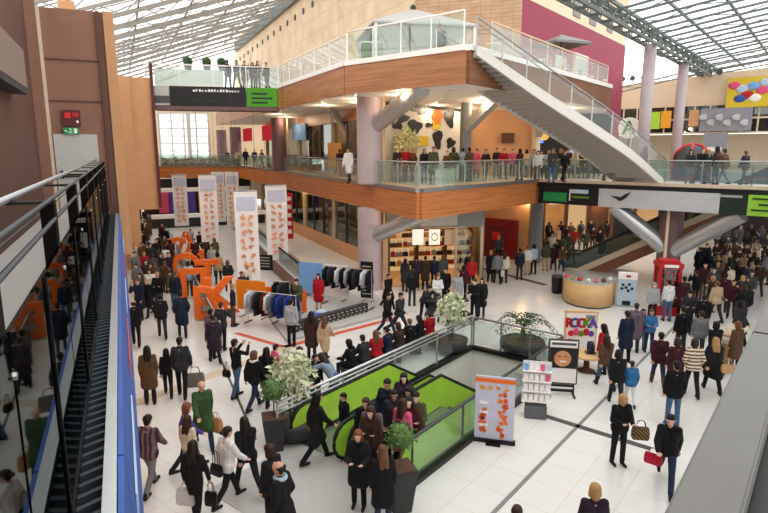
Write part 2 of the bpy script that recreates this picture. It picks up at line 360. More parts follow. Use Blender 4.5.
# bridge on the upper level, left arm
UB0, UB1 = Vector((-13.9, 34.4, 0)), Vector((-6.4, 36.0, 0))
ut = (UB1 - UB0).normalized(); un = Vector((-ut.y, ut.x, 0))
up_ = [UB0, UB1, UB1 + un * 4, UB0 + un * 4]
struct('floor_upper_bridge', MB().prism([(p.x, p.y) for p in up_], Z2B + .1, Z2), 'stone_beige')
struct('ceiling_upper_bridge', MB().prism([(p.x, p.y) for p in up_], Z2B, Z2B + .09), 'mauve')
struct('trim_61', MB().beam(UB0 + Vector((0, 0, Z2B - .05)) - un * .1, UB1 + Vector((0, 0, Z2B - .05)) - un * .1, .15, .22), 'mauve')

# the near decks: left walkway, and the one the picture is taken from
struct('floor_left_walkway', MB().prism(rectL(-4, 17.3, -1.85, -.345), Z1B, Z1), 'grey_light')
struct('trim_62', MB().prism(rectL(-4, 17.0, -.345, -.205), Z1 - .25, Z1 - .1), 'grate')
struct('trim_63', MB().prism(rectL(-4, 17.0, -.205, -.14), Z1 - .3, Z1 - .03), 'silver')
struct('trim_64', MB().prism(rectL(-4, 17.3, -.345, -.22), Z1B, Z1 - .25), 'charcoal')
m = MB()
for k in range(150):
    m.beam(PL(.8 + k * .11, -.33, Z1 - .085), PL(.86 + k * .11, -.21, Z1 - .085), .03, .03)
struct('trim_65', m, 'grate_bar')
struct('floor_right_walkway', MB().prism(rectA(-4, 60, .0, 6), Z1B, Z1), 'black')  # black carries the shade behind the parapet into the floor colour
m = MB()
for k in range(30): m.prism(rectA(-.6 + k * 1.5, .89 + k * 1.5, -.178, -.064), 6.28, 6.35)
struct('trim_66', m, 'parapet', bevel=.006)
struct('wall_parapet', MB().prism(rectA(-.6, 44, -.172, -.07), Z1B, 6.285), 'charcoal')
struct('wall_parapet_inner', MB().prism(rectA(-.6, 44, -.066, -.03), Z1, 6.25), 'black')  # the shade on this inner face is put into its black colour

# left block: terracotta walls round the left walkway
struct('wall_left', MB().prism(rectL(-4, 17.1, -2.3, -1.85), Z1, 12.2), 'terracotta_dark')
q1, q2 = on(24, 51, PL(0, -1.55), LAZ), on(27, 88, PL(0, -1.55), LAZ); se = (q1.x + q2.x) / 2 * LS[0] + (q1.y + q2.y) / 2 * LS[1]
struct('wall_left_bulkhead', MB().prism(rectL(-2, se, -1.85, -1.55), q2.z, q1.z), 'terracotta_grey')
struct('wall_left_soffit', MB().prism(rectL(-2, se, -1.85, -1.56), q2.z - .12, q2.z), 'charcoal')
def lwz(px, py): return on(px, py, PL(17.28, 0), LAZ + 90)
def lww(px, py): q = lwz(px, py); return q.x * LW[0] + q.y * LW[1]
ZT = lwz(80, 10).z; WC = lww(44, 90); WP = lww(109, 90); WT = lww(105, 90)
struct('wall_left_end', MB().prism(rectL(17.3, 18.6, -2.4, WP + .05), Z1B, ZT), 'terracotta')
struct('wall_left_pilaster', MB().prism(rectL(17.16, 18.6, WP, lww(119, 90)), Z1B, ZT), 'peach_deep')
m = MB()
for z in (lwz(80, 61).z, lwz(80, 102).z): m.prism(rectL(17.27, 17.3, WC, WT), z, z + .035)
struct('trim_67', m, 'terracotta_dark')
struct('trim_68', MB().prism(rectL(17.2, 17.3, WT - .08, WT), Z1, ZT), 'terracotta_dark')
struct('trim_69', MB().prism(rectL(17.18, 17.3, WC, WC + .07), Z1, ZT), 'stone_beige')
struct('trim_70', MB().prism(rectL(17.1, 17.16, -1.99, WC), Z1, 12.2), 'terracotta')
struct('wall_left_lower', MB().prism(rectL(-4, 37, -1.2, -.75), 0, Z1B), 'peach')
struct('wall_left_far', MB().prism(rectL(36.5, 38, -.8, .85), 0, 11.1), 'peach')
struct('wall_left_far_upper', MB().prism(rectL(36.8, 38, .85, 1.95), 3.5, 11.1), 'peach')
struct('wall_left_middle', MB().prism(rectL(18.6, 36.5, -1.2, -.8), Z1B, 11), 'peach')
struct('wall_left_street', MB().prism(rectL(38, 75, -.8, -.3), 0, 13), 'peach')
struct('trim_71', MB().prism(rectL(36.6, 36.9, 1.95, 2.12), 3.6, 11.9), 'maroon')

# far end of the left street
def FE(x, z): return Vector((x, 77.0, z))
m = MB()
m.box((-32.2, 77, 9), (5.0, .4, 9)); m.box((-17.0, 77, 9), (12.0, .4, 9))
m.box((-26.35, 77, 12.7), (6.7, .4, 1.8)); m.box((-26.35, 77, 5.2), (6.7, .4, 1.2)); m.box((-22, 77, 2.6), (30, .4, 4.2))
struct('wall_far', m, 'cream')
m = MB()
for k in range(5): m.box((-29.6 + k * 1.62, 76.9, 8.8), (.12, .14, 6.0))
for k in range(7): m.box((-26.35, 76.9, 5.9 + k * .97), (6.6, .12, .1))
m.box((-25.7, 76.85, 8.8), (.42, .2, 6.0))
w = struct('window_1', m, 'grey_light'); g = MB().box((-26.35, 77.0, 8.8), (6.6, .03, 6.0)).build('pane', 'glass_frost', w)

# inner walls of the central block, middle level
struct('wall_middle_left', MB().prism(rectL(33.5, 62, 15.2, 15.5), Z1, Z2B), 'stone_beige')
struct('wall_middle_peach', MB().box((7.6, 38.1, 7.42), (4.6, .3, 4.15), R(-4)), 'peach')
struct('wall_middle_right', MB().box((12.6, 41.0, 7.42), (7.0, .3, 4.15), R(4)), 'dark_shop')
struct('wall_middle_return', MB().box((9.3, 39.4, 7.42), (.3, 2.6, 4.15)), 'mauve')
# ground level walls of the central block
struct('wall_ground_left', MB().prism(rectL(30.5, 62, 15.4, 15.7), 0, Z1B), 'stone_beige')
p0, p1 = at(518, 259), at(518, 259) + Vector((-.767, .642, 0)) * 4.6
q0 = at(518, 259) + Vector((.767, -.642, 0)) * 1.0
struct('wall_ground_peach', MB().beam(q0 + Vector((0, .15, 2.07)), p1 + Vector((0, .15, 2.07)), .3, 4.14), 'peach')
struct('wall_ground_back', MB().box((15, 47, 2.07), (20, .3, 4.14), R(0)), 'warm_shop')

# walls above the upper deck
struct('wall_beige', MB().prism(rectL(31.0, 86, 16.0, 16.5), Z2, 22.2), 'beige_wall', uv=True)
m = MB()
for k in range(18): m.cyl(PL(36 + k * 2.7, 15.99, 19.2), PL(36 + k * 2.7, 15.93, 19.2), .28, n=12)
struct('trim_72', m, 'grey_dark')
C1_, C2_ = PL(31.0, 16.3), PA(30.6, -14.5)
struct('wall_brick', MB().beam(C1_ + Vector((0, 0, 17)), C2_ + Vector((0, 0, 17)), .4, 12.6), 'brick_wall', uv=True)
struct('wall_pink', MB().prism(rectA(30.5, 44.5, -14.9, -14.5), Z2, 15.2).prism(rectA(44.5, 49.8, -14.9, -14.5), 7.0, 15.2), 'pink_wall')
struct('wall_pink_upper', MB().prism(rectA(30.5, 49.8, -14.9, -14.5), 15.2, 23), 'cream')
m = MB()
for px, py, w_, h_ in ((577, 4, 1.3, 1.6), (593, 13, 1.3, 1.6), (610, 21, 1.3, 1.6), (620, 25, .8, .8)):
    q = on(px, py, PA(0, -14.5), AAZ); s_ = q.x * AS[0] + q.y * AS[1]; m.prism(rectA(s_ - w_ / 2, s_ + w_ / 2, -14.5, -14.44), q.z - h_ / 2, q.z + h_ / 2)
struct('trim_73', m, 'grey')

# far building across the right arm
def V_(p, z): return Vector((p[0], p[1], z))
def FB(w, z, o=0.0): return PA(53 - o, w, z)
def fbbox(name, wA, wB, z0, z1, mm, o=0.0, th=.4):
    return struct(name, MB().beam(FB(wA, (z0 + z1) / 2, o), FB(wB, (z0 + z1) / 2, o), th, z1 - z0), mm)
a, b = FB(-24, 0), FB(14, 0); c = Vector((AS[0], AS[1], 0)) * .4
struct('wall_right_far_upper', MB().add([V_(a, 10.6), V_(b, 10.6), V_(b, 14.2), V_(a, 12.0), V_(a + c, 10.6), V_(b + c, 10.6), V_(b + c, 14.2), V_(a + c, 12.0)], [(0, 1, 2, 3), (4, 7, 6, 5), (0, 4, 5, 1), (1, 5, 6, 2), (2, 6, 7, 3), (3, 7, 4, 0)]), 'cream')
fbbox('wall_right_far_dark', -24, 14, 8.3, 10.6, 'dark_shop', -.1)
fbbox('wall_right_far_middle', -24, 14, Z1, 8.3, 'stone_beige', -2.5)
fbbox('floor_right_far', -20, 14, Z1B, Z1, 'grey_light', -1.0, 5)
fbbox('wall_right_far_lower', -20, 14, 0, Z1B, 'dark_shop', 2.0)
m = MB()
for k in range(30):
    m.beam(FB(-19.5 + k * 1.1, 8.4, .2), FB(-19.5 + k * 1.1, 10.5, .2), .09, .09)
for z in (8.35, 9.45, 10.55): m.beam(FB(-19.6, z, .2), FB(13.5, z, .2), .1, .14)
w = struct('window_2', m, 'cream'); MB().beam(FB(-19.6, 9.45, .12), FB(13.5, 9.45, .12), .02, 2.1).build('pane', 'glass_dark', w)
m = MB()
for wv in (-15.4, -14.6, -13.7, -9.6, -8.8, -8.1, -3.2): m.cyl(FB(wv, 13.0, .2), FB(wv, 13.0, .27), .22, n=10)
struct('trim_74', m, 'grey_dark')

# ------------------------------------------------------------------ roofs
def truss(m, a, b, d, w=.12, seg=8):
    a, b = Vector(a), Vector(b); dn = Vector((0, 0, -d))
    m.beam(a, b, w, w * 1.3); m.beam(a + dn, b + dn, w, w * 1.3)
    for k in range(seg):
        p, q = a + (b - a) * (k / seg), a + (b - a) * ((k + .5) / seg); r = a + (b - a) * ((k + 1) / seg)
        m.beam(p, q + dn, w * .5, w * .5); m.beam(q + dn, r, w * .5, w * .5)
RL = lambda s, w_: PL(s, w_, 16.0 + .35 * w_)
n = 0
m = MB()
for k in range(17): truss(m, RL(17 + k * 4.1, -6), RL(17 + k * 4.1, 16), .9, .14, 8)
struct('ceiling_rafters', m, 'roof_steel')
m = MB()
for k in range(17): m.beam(RL(19.05 + k * 4.1, -6) + Vector((0, 0, .22)), RL(19.05 + k * 4.1, 16) + Vector((0, 0, .22)), .08, .08)
for wv in (-6, -2, 2, 6, 10, 14, 16): m.beam(RL(17, wv) + Vector((0, 0, .1)), RL(84, wv) + Vector((0, 0, .1)), .12, .14)
for k in range(0, 20, 2):
    for wv in (0, 4, 8, 12):
        m.beam(RL(17 + k * 2.8, wv), RL(17 + (k + 1) * 2.8, wv + 4), .07, .07); m.beam(RL(17 + (k + 1) * 2.8, wv + 4), RL(17 + (k + 2) * 2.8, wv), .07, .07)
struct('ceiling_purlins', m, 'roof_steel')
g = [RL(16, -6.2), RL(16, 16.2), RL(84.5, 16.2), RL(84.5, -6.2)]
struct('ceiling_glass_left', MB().add([p + Vector((0, 0, .34)) for p in g] + [p + Vector((0, 0, .37)) for p in g], [(0, 3, 2, 1), (4, 5, 6, 7), (0, 1, 5, 4), (1, 2, 6, 5), (2, 3, 7, 6), (3, 0, 4, 7)]), 'glass_roof')
struct('trim_75', MB().beam(RL(17, 15.9) + Vector((0, 0, -.6)), RL(84, 15.9) + Vector((0, 0, -.6)), .5, 1.1), 'roof_dark')
# right arm: glass vault hung from a girder on two columns
def RR(s, w_): return PA(s, w_, 13.3 + .1 * (w_ + 9) + .0025 * (w_ + 9) * (9 - w_))
m = MB()
for k in range(15):
    s_ = 14 + k * 2.9
    for j in range(6): truss(m, RR(s_, -9 + j * 3), RR(s_, -6 + j * 3), .3, .08, 1)
    if s_ > 50: truss(m, RR(s_, -24), RR(s_, -9), .35, .07, 5)
struct('ceiling_rafters_right', m, 'roof_dark')
m = MB()
for wv in range(-9, 10, 2):
    m.beam(RR(14, wv) + Vector((0, 0, .15)), RR(57, wv) + Vector((0, 0, .15)), .1, .12)
for k in range(0): 
    for j in range(6): m.beam(RR(14 + k * .85, -9 + j * 3) + Vector((0, 0, .1)), RR(14 + k * .85, -6 + j * 3) + Vector((0, 0, .1)), .07, .09)
struct('ceiling_purlins_right', m, 'roof_dark')
m = MB()
for j in range(6):
    a, b, c, d = (RR(14, -9 + 3 * j), RR(14, -6 + 3 * j), RR(57, -6 + 3 * j), RR(57, -9 + 3 * j)); q = Vector((0, 0, .28)); q2 = Vector((0, 0, .3))
    m.add([p + q for p in (a, b, c, d)] + [p + q2 for p in (a, b, c, d)], [(0, 3, 2, 1), (4, 5, 6, 7), (0, 1, 5, 4), (1, 2, 6, 5), (2, 3, 7, 6), (3, 0, 4, 7)])
a, b, c, d = (RR(52.6, -24), RR(52.6, -9), RR(70, -9), RR(70, -24))
m.add([p + Vector((0, 0, .28)) for p in (a, b, c, d)] + [p + Vector((0, 0, .3)) for p in (a, b, c, d)], [(0, 3, 2, 1), (4, 5, 6, 7), (0, 1, 5, 4), (1, 2, 6, 5), (2, 3, 7, 6), (3, 0, 4, 7)])
struct('ceiling_glass_right', m, 'glass_roof')
m = MB()
for o in (-.3, .3): truss(m, PA(20, -9 + o, 13.5), PA(57, -9 + o, 13.5), .7, .12, 22)
for k in range(23): m.beam(PA(20 + k * 1.6, -9.3, 12.8), PA(20 + k * 1.6, -8.7, 12.8), .1, .1)
struct('ceiling_girder', m, 'roof_dark')
for k, s_ in enumerate((35.6, 44.3)):
    struct('column', MB().cyl(PA(s_, -9, Z1 if k == 0 else Z1), PA(s_, -9, 12.8), .33, n=20), 'lilac', True)
    struct('ceiling_hanger', MB().beam(PA(s_, -9, 12.4), PA(s_ + 3, -9, 12.5), .08, .08), 'roof_dark')

# ------------------------------------------------------------------ columns and struts of the central block
def column(x, y, z0, z1, r, mm='lilac', rings=True):
    m = MB(); n_ = 5 if rings else 1; h = (z1 - z0) / n_
    for k in range(n_):
        m.lathe([(r, z0 + k * h), (r, z0 + (k + 1) * h - .03), (r - .02, z0 + (k + 1) * h - .03), (r - .02, z0 + (k + 1) * h)], (x, y, 0), 44)
    return struct('column', m, mm)
CX, CY = -.71, 28.6
column(CX, CY, 0, Z1B, .62); column(CX, CY, Z1, Z2B, .62)
struct('trim_80', MB().box((CX + .72, CY - .35, Z1B / 2), (.1, .12, Z1B)), 'peach'); struct('trim_81', MB().box((CX + .72, CY - .35, (Z1 + Z2B) / 2), (.1, .12, Z2B - Z1)), 'peach')
def strut(a, b, r, mm='steel'):
    a, b = Vector(a), Vector(b); return struct('strut', MB().cyl(a, b, r, n=48), mm)
strut((CX + .35, CY - .3, 2.8), (1.75, 25.6, Z1B), .36, 'silver'); strut((CX + .4, CY - .3, 8.25), (1.55, 24.6, Z2B), .4, 'silver')
# slim outer column with flat strut, middle level
def flat_strut(name, a, b, w=.5): return struct('strut', MB().beam(a, b, w, .34), name)
lc = on(352, 150, PL(0, 14), LAZ)
for px, (x0, y0, x1, y1) in ((288, (326, 104, 350, 132)),):
    p, q = on(x0, y0, PL(0, 11.8), LAZ), on(x1, y1, PL(0, 13.8), LAZ)
    flat_strut('silver', p, q, .3)
for x_, w_, z0, z1 in ((279, 11.6, Z1, Z2B), (236, 12.0, Z1, Z2B), (222, 12.1, Z1, Z2B), (213, 12.4, Z1, Z2B)):
    p = on(x_, 150, PL(0, w_), LAZ); column(p.x, p.y, z0, z1, .55 if x_ == 279 else .62, 'mauve', False)
p = on(279, 150, PL(0, 11.6), LAZ); struct('trim_82', MB().box((p.x + .75, p.y - .3, 7.4), (.1, .12, 4.1)), 'peach')
column(4.42, 31.6, Z1, Z2B, .3, 'grey', False)
struct('strut', MB().beam((4.5, 31.4, 8.2), at(497, 98, Z2B), .4, .5), 'grey_light')
p = at(534, 262); column(p.x, p.y, 0, Z1B, .42, 'grey', False)
column(9.8, 37.6, Z1, Z2B, .3, 'stone_beige', False)
struct('strut', MB().beam((9.9, 37.4, 8.0), at(549, 107, Z2B), .4, .45), 'grey_light')
# column with V struts under the bridge
BC = bpt(6.8, 0, 1.2)
column(BC.x, BC.y, 0, Z1B, .56, 'mauve', False)
struct('trim_83', MB().box((BC.x - .45, BC.y - .53, 2.07), (.12, .1, 4.1)), 'cream')
strut((BC.x, BC.y - .1, 1.9), bpt(4.2, Z1B, .3), .4, 'silver'); strut((BC.x, BC.y - .1, 1.9), bpt(9.9, Z1B, .3), .4, 'silver')
# ------------------------------------------------------------------ railings, stairs, escalators
def V(p, z=None): return Vector((p[0], p[1], p[2] if z is None else z))
def railing(label, pts, h=1.1, step=1.8, glass='glass_rail', metal='steel', rails=1, inner=0.0, group=None, pr=.025):
    pts = [V(p) for p in pts]; o = pts[0]
    t = thing('glass_railing', label, 'railing', o, 0, group)
    up = Vector((0, 0, 1))
    for k in range(rails):
        MB().tube([p + up * (h - .12 * k) for p in pts], .04 if k == 0 else .022).build('handrail', metal, t, True, off=o)
    for a, b in zip(pts[:-1], pts[1:]):
        d = b - a; n = max(1, round(d.length / step)); f = d / n; u = f.normalized() * .03
        for k in range(n + (1 if b is pts[-1] else 0)):
            q = a + f * k; MB().beam(q, q + up * (h - .02), pr * 2, pr * 1.4).build('post', metal, t, off=o)
        for k in range(n):
            q, r = a + f * k + u, a + f * (k + 1) - u
            MB().beam(q + up * (h * .5), r + up * (h * .5), .014, h * .84).build('glass_pane', glass, t, off=o)
    return t
E1 = Z1 + .06
def inset(pts, d):                                             # move a line of points sideways by d
    out = []
    for i, p in enumerate(pts):
        a = V(pts[max(i - 1, 0)]); b = V(pts[min(i + 1, len(pts) - 1)]); t = (b - a).normalized(); out.append(V(p) + Vector((-t.y, t.x, 0)) * d)
    return out
railing('glass railing along the long left edge of the wooden middle deck', inset([(1.38, 24.15, E1), (-6.9, 43.2, E1), (-15.0, 60.4, E1)], -.08), 1.08, 2.0)
railing('glass railing on the far cross deck at the end of the left arm', [(-15.0, 60.5, E1), (-24.4, 60.5, E1)], 1.08, 2.2)
railing('glass railing on the right edge of the wooden middle deck, above the bag shop', inset([(1.5, 24.1, E1), (8.4, 32.0, E1)], .06), 1.08, 1.8)
railing('glass railing along the front of the silver bridge', [bpt(.1, E1, .1), bpt(14.2, E1, .1)], 1.08, 1.9)
E2 = Z2 + .16
railing('white glass railing along the long left edge of the upper deck', [(-16.6, 58.8, E2), (-6.4, 36.1, E2), (-1.64, 26.5, E2)], 1.15, 2.0, 'glass_frost', 'white_paint')
railing('white glass railing on the front of the upper deck by the stair top', [(-1.62, 26.48, E2), (3.0, 22.5, E2)], 1.25, 1.6, 'glass_clear', 'white_paint')
railing('glass railing along the upper terrace beside the purple wall', [PA(21.5, -11.45, E2), PA(37.0, -11.7, E2)], 1.15, 1.9, 'glass_frost', 'cream')
railing('glass railing on top of the upper bridge with the black banner', [V(UB0, Z2 + .02) + un * .15, V(UB1, Z2 + .02) + un * .15], 1.2, 1.8, 'glass_clear', 'white_paint')
railing('glass railing with twin steel handrails along the back of the escalator opening', [PA(s0 + .1, w0 - .02, .1), PA(s1, w0 - .02, .1)], 1.1, 2.3, 'glass_clear', 'silver', 3, pr=.03)
railing('short glass railing at the far end of the escalator opening', [PA(s1 + .02, w0 + .05, .1), PA(s1 + .02, w1, .1)], 1.05, 1.2, 'glass_clear', 'steel')
railing('low glass railing on the near side of the escalator opening by the orange banner', [PA(s0 + .9, w1 + .02, .1), PA(s1, w1 + .02, .1)], 1.0, 2.2, 'glass_clear', 'steel_dark')
railing('steel and glass railing beside the orange letters', [PL(19.7, 2.75, 0), PL(46, 3.0, 0)], 1.1, 1.9, 'glass_dark', 'steel', 2)

# left walkway railing: flat black posts with inward arms, three bars, glass below
def left_rail():
    o = PL(0, -.335, Z1); t = thing('walkway_railing', 'black-posted railing with steel bars and dark glass on the left walkway', 'railing', o)
    zt = 6.74
    for u, z, r, nm in ((-.545, zt + .01, .02, 'handrail'), (-.345, zt + .005, .011, 'rail_bar'), (-.345, 6.63, .011, 'rail_bar'), (-.45, 6.63, .004, 'rail_bar')):
        MB().tube([PL(.2, u, z), PL(17.1, u, z)], r).build(nm, 'steel' if nm == 'handrail' else 'steel_dark', t, True, off=o)
    for k in range(9):
        s_ = 1.88 + 1.72 * k
        p = MB(); p.beam(PL(s_, -.375, Z1 - .05), PL(s_, -.375, zt - .01), .08, .025); p.beam(PL(s_, -.335, zt - .02), PL(s_, -.565, zt - .02), .08, .016)
        p.build('post', 'black_metal', t, off=o)
        for z in (6.35,): MB().cyl(PL(s_, -.36, z), PL(s_, -.32, z), .012, n=10).build('glass_clamp', 'steel', t, True, off=o)
        MB().beam(PL(s_ - 1.7, -.335, (Z1 + 6.48) / 2), PL(s_ - .02, -.335, (Z1 + 6.48) / 2), .014, 6.48 - Z1).build('glass_pane', 'glass_mirror', t, off=o)
        MB().tube([PL(s_ + .86, -.322, 6.47), PL(s_ + .86, -.322, Z1 - .05)], .006).build('rod', 'black_metal', t, off=o)
    MB().beam(PL(.2, -.335, Z1 - .04), PL(17.1, -.335, Z1 - .04), .03, .06).build('bottom_rail', 'black_metal', t, off=o)
left_rail()
# blue boards hung on the outside of the left walkway
for k in range(6):
    a, b = .6 + k * 2.75, .6 + (k + 1) * 2.75 - .02
    o = PL(a, -.1, 3.95)
    pts = [PL(a, -.135, Z1 - .06), PL(b, -.135, Z1 - .06), PL(b, -.07, 3.95), PL(a, -.07, 3.95)]; n = Vector((LW[0], LW[1], 0)) * .03
    t = tag(MB().add(pts + [p + n for p in pts], [(0, 3, 2, 1), (4, 5, 6, 7), (0, 1, 5, 4), (1, 2, 6, 5), (2, 3, 7, 6), (3, 0, 4, 7)]).build('advert_board', 'blue', None),
            'blue advert board hung under the left walkway edge, %s from the camera' % ORD[k], 'advert board', 'blue boards along the left walkway')
    MB().beam((pts[0] + pts[3]) / 2 + n * 1.2 + Vector((LS[0], LS[1], 0)) * .5, (pts[1] + pts[2]) / 2 + n * 1.2 - Vector((LS[0], LS[1], 0)) * .5, .012, .22).build('print_stripe', 'pale_blue' if k % 2 else 'orange_stripe', t)

# ---- curved white staircase from the upper deck to the bridge
def staircase():
    o = Vector((3.4, 22.1, Z1)); t = thing('staircase', 'white curved staircase with glass sides from upper deck down to bridge', 'staircase', o)
    P0, P3 = Vector((3.45, 22.15, 0)), Vector((13.75, 28.0, 0)); N = 36
    kz = [(0, 10.82), (.24, 9.68), (.568, 8.16), (.80, 6.95), (1.0, 5.5)]
    def zf(u):
        for (a, za), (b, zb) in zip(kz[:-1], kz[1:]):
            if u <= b: return za + (zb - za) * (u - a) / (b - a)
        return kz[-1][1]
    def zs(u): return sum(zf(min(1, max(0, u + d))) for d in (-.08, -.04, 0, .04, .08)) / 5 if .09 < u < .91 else zf(u)
    def pl(u, off=0.0):
        d = (P3 - P0).normalized(); n = Vector((-d.y, d.x, 0)); bow = .15 * math.sin(math.pi * u)
        return P0 + (P3 - P0) * u + n * (bow + off)
    WID = 2.6
    def strip(off, z0, z1, th):
        m = MB(); vs = []
        for i in range(N + 1):
            u = i / N; z = zs(u); e = .36 + .12 * math.sin(math.pi * u)
            for oo, dz in ((off, z0), (off + th, z0), (off + th, z1 - e), (off, z1 - e)):
                p = pl(u, oo); vs.append((p.x, p.y, z + dz))
        fs = [(0, 1, 2, 3), (4 * N + 3, 4 * N + 2, 4 * N + 1, 4 * N)]
        for i in range(N):
            for k in range(4): fs.append((4 * i + k, 4 * i + (k + 1) % 4, 4 * i + 4 + (k + 1) % 4, 4 * i + 4 + k))
        m.add(vs, fs); return m
    strip(0, 0, 0, .12).build('stringer', 'stringer_white', t, off=o); strip(WID, 0, 0, .12).build('stringer', 'stringer_white', t, off=o)
    for i in range(N):                                         # treads, their undersides show as the stepped soffit
        u0, u1 = i / N, (i + 1) / N; z = zs((u0 + u1) / 2) - .16
        m = MB(); q = [pl(u0, .1), pl(u1 + .004, .1), pl(u1 + .004, WID), pl(u0, WID)]
        m.prism([(p.x, p.y) for p in q], z - .2, z); m.build('tread', 'grey_light', t, off=o)
    for off, lab in ((.06, 0), (WID + .06, 1)):
        MB().tube([pl(i / N, off) + Vector((0, 0, zs(i / N) + 1.0)) for i in range(N + 1)], .035).build('handrail', 'steel', t, True, off=o)
        MB().tube([pl(i / N, off + .06) + Vector((0, 0, zs(i / N) + .82)) for i in range(N + 1)], .022).build('handrail', 'steel', t, True, off=o)
        for i in range(0, N + 1, 4):
            p = pl(i / N, off); MB().beam(p + Vector((0, 0, zs(i / N) - .05)), p + Vector((0, 0, zs(i / N) + .98)), .05, .04).build('post', 'steel' if off < 1 else 'white_paint', t, off=o)
        for i in range(0, N, 4):
            m = MB(); vs = []
            for j in range(5):
                u = (i + j) / N; p = pl(u, off)
                vs += [p + Vector((0, 0, zs(u) + .06)), p + Vector((0, 0, zs(u) + .92))]
            m.add(vs, [(2 * j, 2 * j + 2, 2 * j + 3, 2 * j + 1) for j in range(4)]).build('glass_pane', 'glass_clear', t, off=o)
staircase()

def escalator(label, foot, az, length, rise, wid=1.5, panel='glass_rail', clad='wood_brown', flat=1.4, hand='black_rubber', side_open=True, newel=True, soffit=None):
    """foot = centre of the near end of the landing, steps run along az; rise may be negative"""
    t = thing('escalator', label, 'escalator', foot, -R(az)); run = length; sg = 1 if rise > 0 else -1
    slope = rise / run
    prof = lambda y: 0 if y < flat else (y - flat) * slope
    yend = flat + run; hw = wid / 2
    for s_ in (-1, 1):
        ys = [0.25] + [flat + run * k / 8 for k in range(9)] + [yend + 1.2]
        top = [(y, (prof(y) if y <= yend else rise) + .92) for y in ys]; bot = [(y, (prof(y) if y <= yend else rise) + .02) for y in ys]
        arc = [(.25 - .45 * math.sin(a), .47 + .45 * math.cos(a)) for a in [math.pi * k / 8 for k in range(1, 8)]] if newel else []
        MB().side(bot + top[::-1] + arc, s_ * (hw - .05), s_ * (hw - .01)).build('balustrade', panel, t)
        MB().tube([(s_ * (hw - .03), y, z) for y, z in ([(a[0], a[1]) for a in arc[::-1]] + top)], .045).build('handrail', hand, t, True)
        dk = .12; MB().side([(y, z - .32) for y, z in bot] + [(y, z + .06) for y, z in bot][::-1], s_ * (hw + .0), s_ * (hw + .1)).build('skirt', clad if soffit is None else soffit, t)
    n = max(6, int(run / .4))
    for k in range(n):
        y = flat + run * k / n; z = prof(y + run / n * .5)
        MB().box((0, y + run / n / 2, z - .12), (wid - .14, run / n + .01, .22)).build('step', 'step', t)
    MB().box((0, flat / 2, -.02), (wid - .12, flat, .05)).build('landing_plate', 'steel', t)
    m = MB(); ys = [flat + run * k / 8 for k in range(9)]
    m.side([(y, prof(y) - .95) for y in ys] + [(y, prof(y) - .34) for y in ys][::-1], -hw, hw); m.build('truss_cladding', clad, t)
    return t
escalator('green-sided escalator on the back side of the opening', PA(8.75, -8.85, .02), AAZ, 8.4, -4.9, 1.45, 'lime', 'grey_dark', 3.6)
escalator('green-sided escalator nearest the orange banner, full of people', PA(8.95, -7.2, .02), AAZ, 8.4, -4.9, 1.45, 'lime', 'grey_dark', 3.6)
p = at(320, 467)
struct('trim_84', MB().prism(rectA(6.2, 8.75, -9.6, -6.4), .004, .016), 'grey_light')
struct('trim_85', MB().prism(rectA(8.1, 8.8, -9.6, -6.35), -.3, .003), 'grey_light')
escalator('wooden-sided escalator rising behind the round kiosk counter', Vector((11.2, 34.3, 0)), 120, 9.0, 5.2, 1.5, 'glass_dark', 'wood', .8, soffit='cream')
# brown sloping side of the ramp beside the banners
a, b = PL(26.0, 7.6), PL(48, 8.2)
t = thing('moving_ramp', 'brown-sided moving ramp behind the hanging banners', 'moving ramp', a)
m = MB(); m.beam(a + Vector((0, 0, .35)), b + Vector((0, 0, 1.0)), .3, .7); m.build('side_panel', 'wood_brown', t, off=a)
MB().beam(a + Vector((0, 0, .76)), b + Vector((0, 0, 1.42)), .34, .12).build('cap', 'silver', t, off=a)
MB().beam(a + Vector((0, 0, .3)) + Vector((LW[0], LW[1], 0)) * .8, b + Vector((0, 0, .9)) + Vector((LW[0], LW[1], 0)) * .8, 1.3, .3).build('belt', 'step', t, off=a)
MB().tube([a + Vector((0, 0, 1.5)), b + Vector((0, 0, 2.1))], .05).build('handrail', 'black_rubber', t, True, off=a)
MB().beam(a + Vector((0, 0, 1.1)), b + Vector((0, 0, 1.75)), .02, .6).build('glass_pane', 'glass_dark', t, off=a)
# ------------------------------------------------------------------ hanging banners
def strokes(m, w, h, n, seed, y=-.006, cols=2, th=.05):
    """loose brush-like bars, in the plane x-z, like the hand-drawn printing of the banners"""
    g = random.Random(seed)
    for i in range(n):
        for j in range(cols):
            cx = (-w / 2) + w * (j + .5) / cols; cz = h * (i + .5) / n
            for k in range(3):
                a = g.uniform(-.5, .5) + (math.pi / 2 if k == 1 else 0); l = g.uniform(.25, .48) * min(w / cols, h / n) * 1.5
                q = Vector((cx + g.uniform(-.2, .2) * w / cols, y, cz + g.uniform(-.25, .25) * h / n)); d = Vector((math.cos(a), 0, math.sin(a))) * l / 2
                m.beam(q - d, q + d, .004, th * g.uniform(.7, 1.3))
    return m
BAN = [((171.5, 174.5), 186, 226, 8.6, 'the leftmost of them, far back'), ((198, 175), 216, 242, 7.2, 'second from left, overlapping two farther ones'),
       ((211, 172), 224, 222, 10.5, 'half hidden, third from left'), ((224.5, 172), 238, 228, 10.0, 'narrow, right behind the longest one'),
       ((233.5, 191), 257, 281, 7.6, 'the longest and nearest, in the middle'), ((265, 185), 286.5, 260, 9.4, 'the rightmost, beside the red vertical sign')]
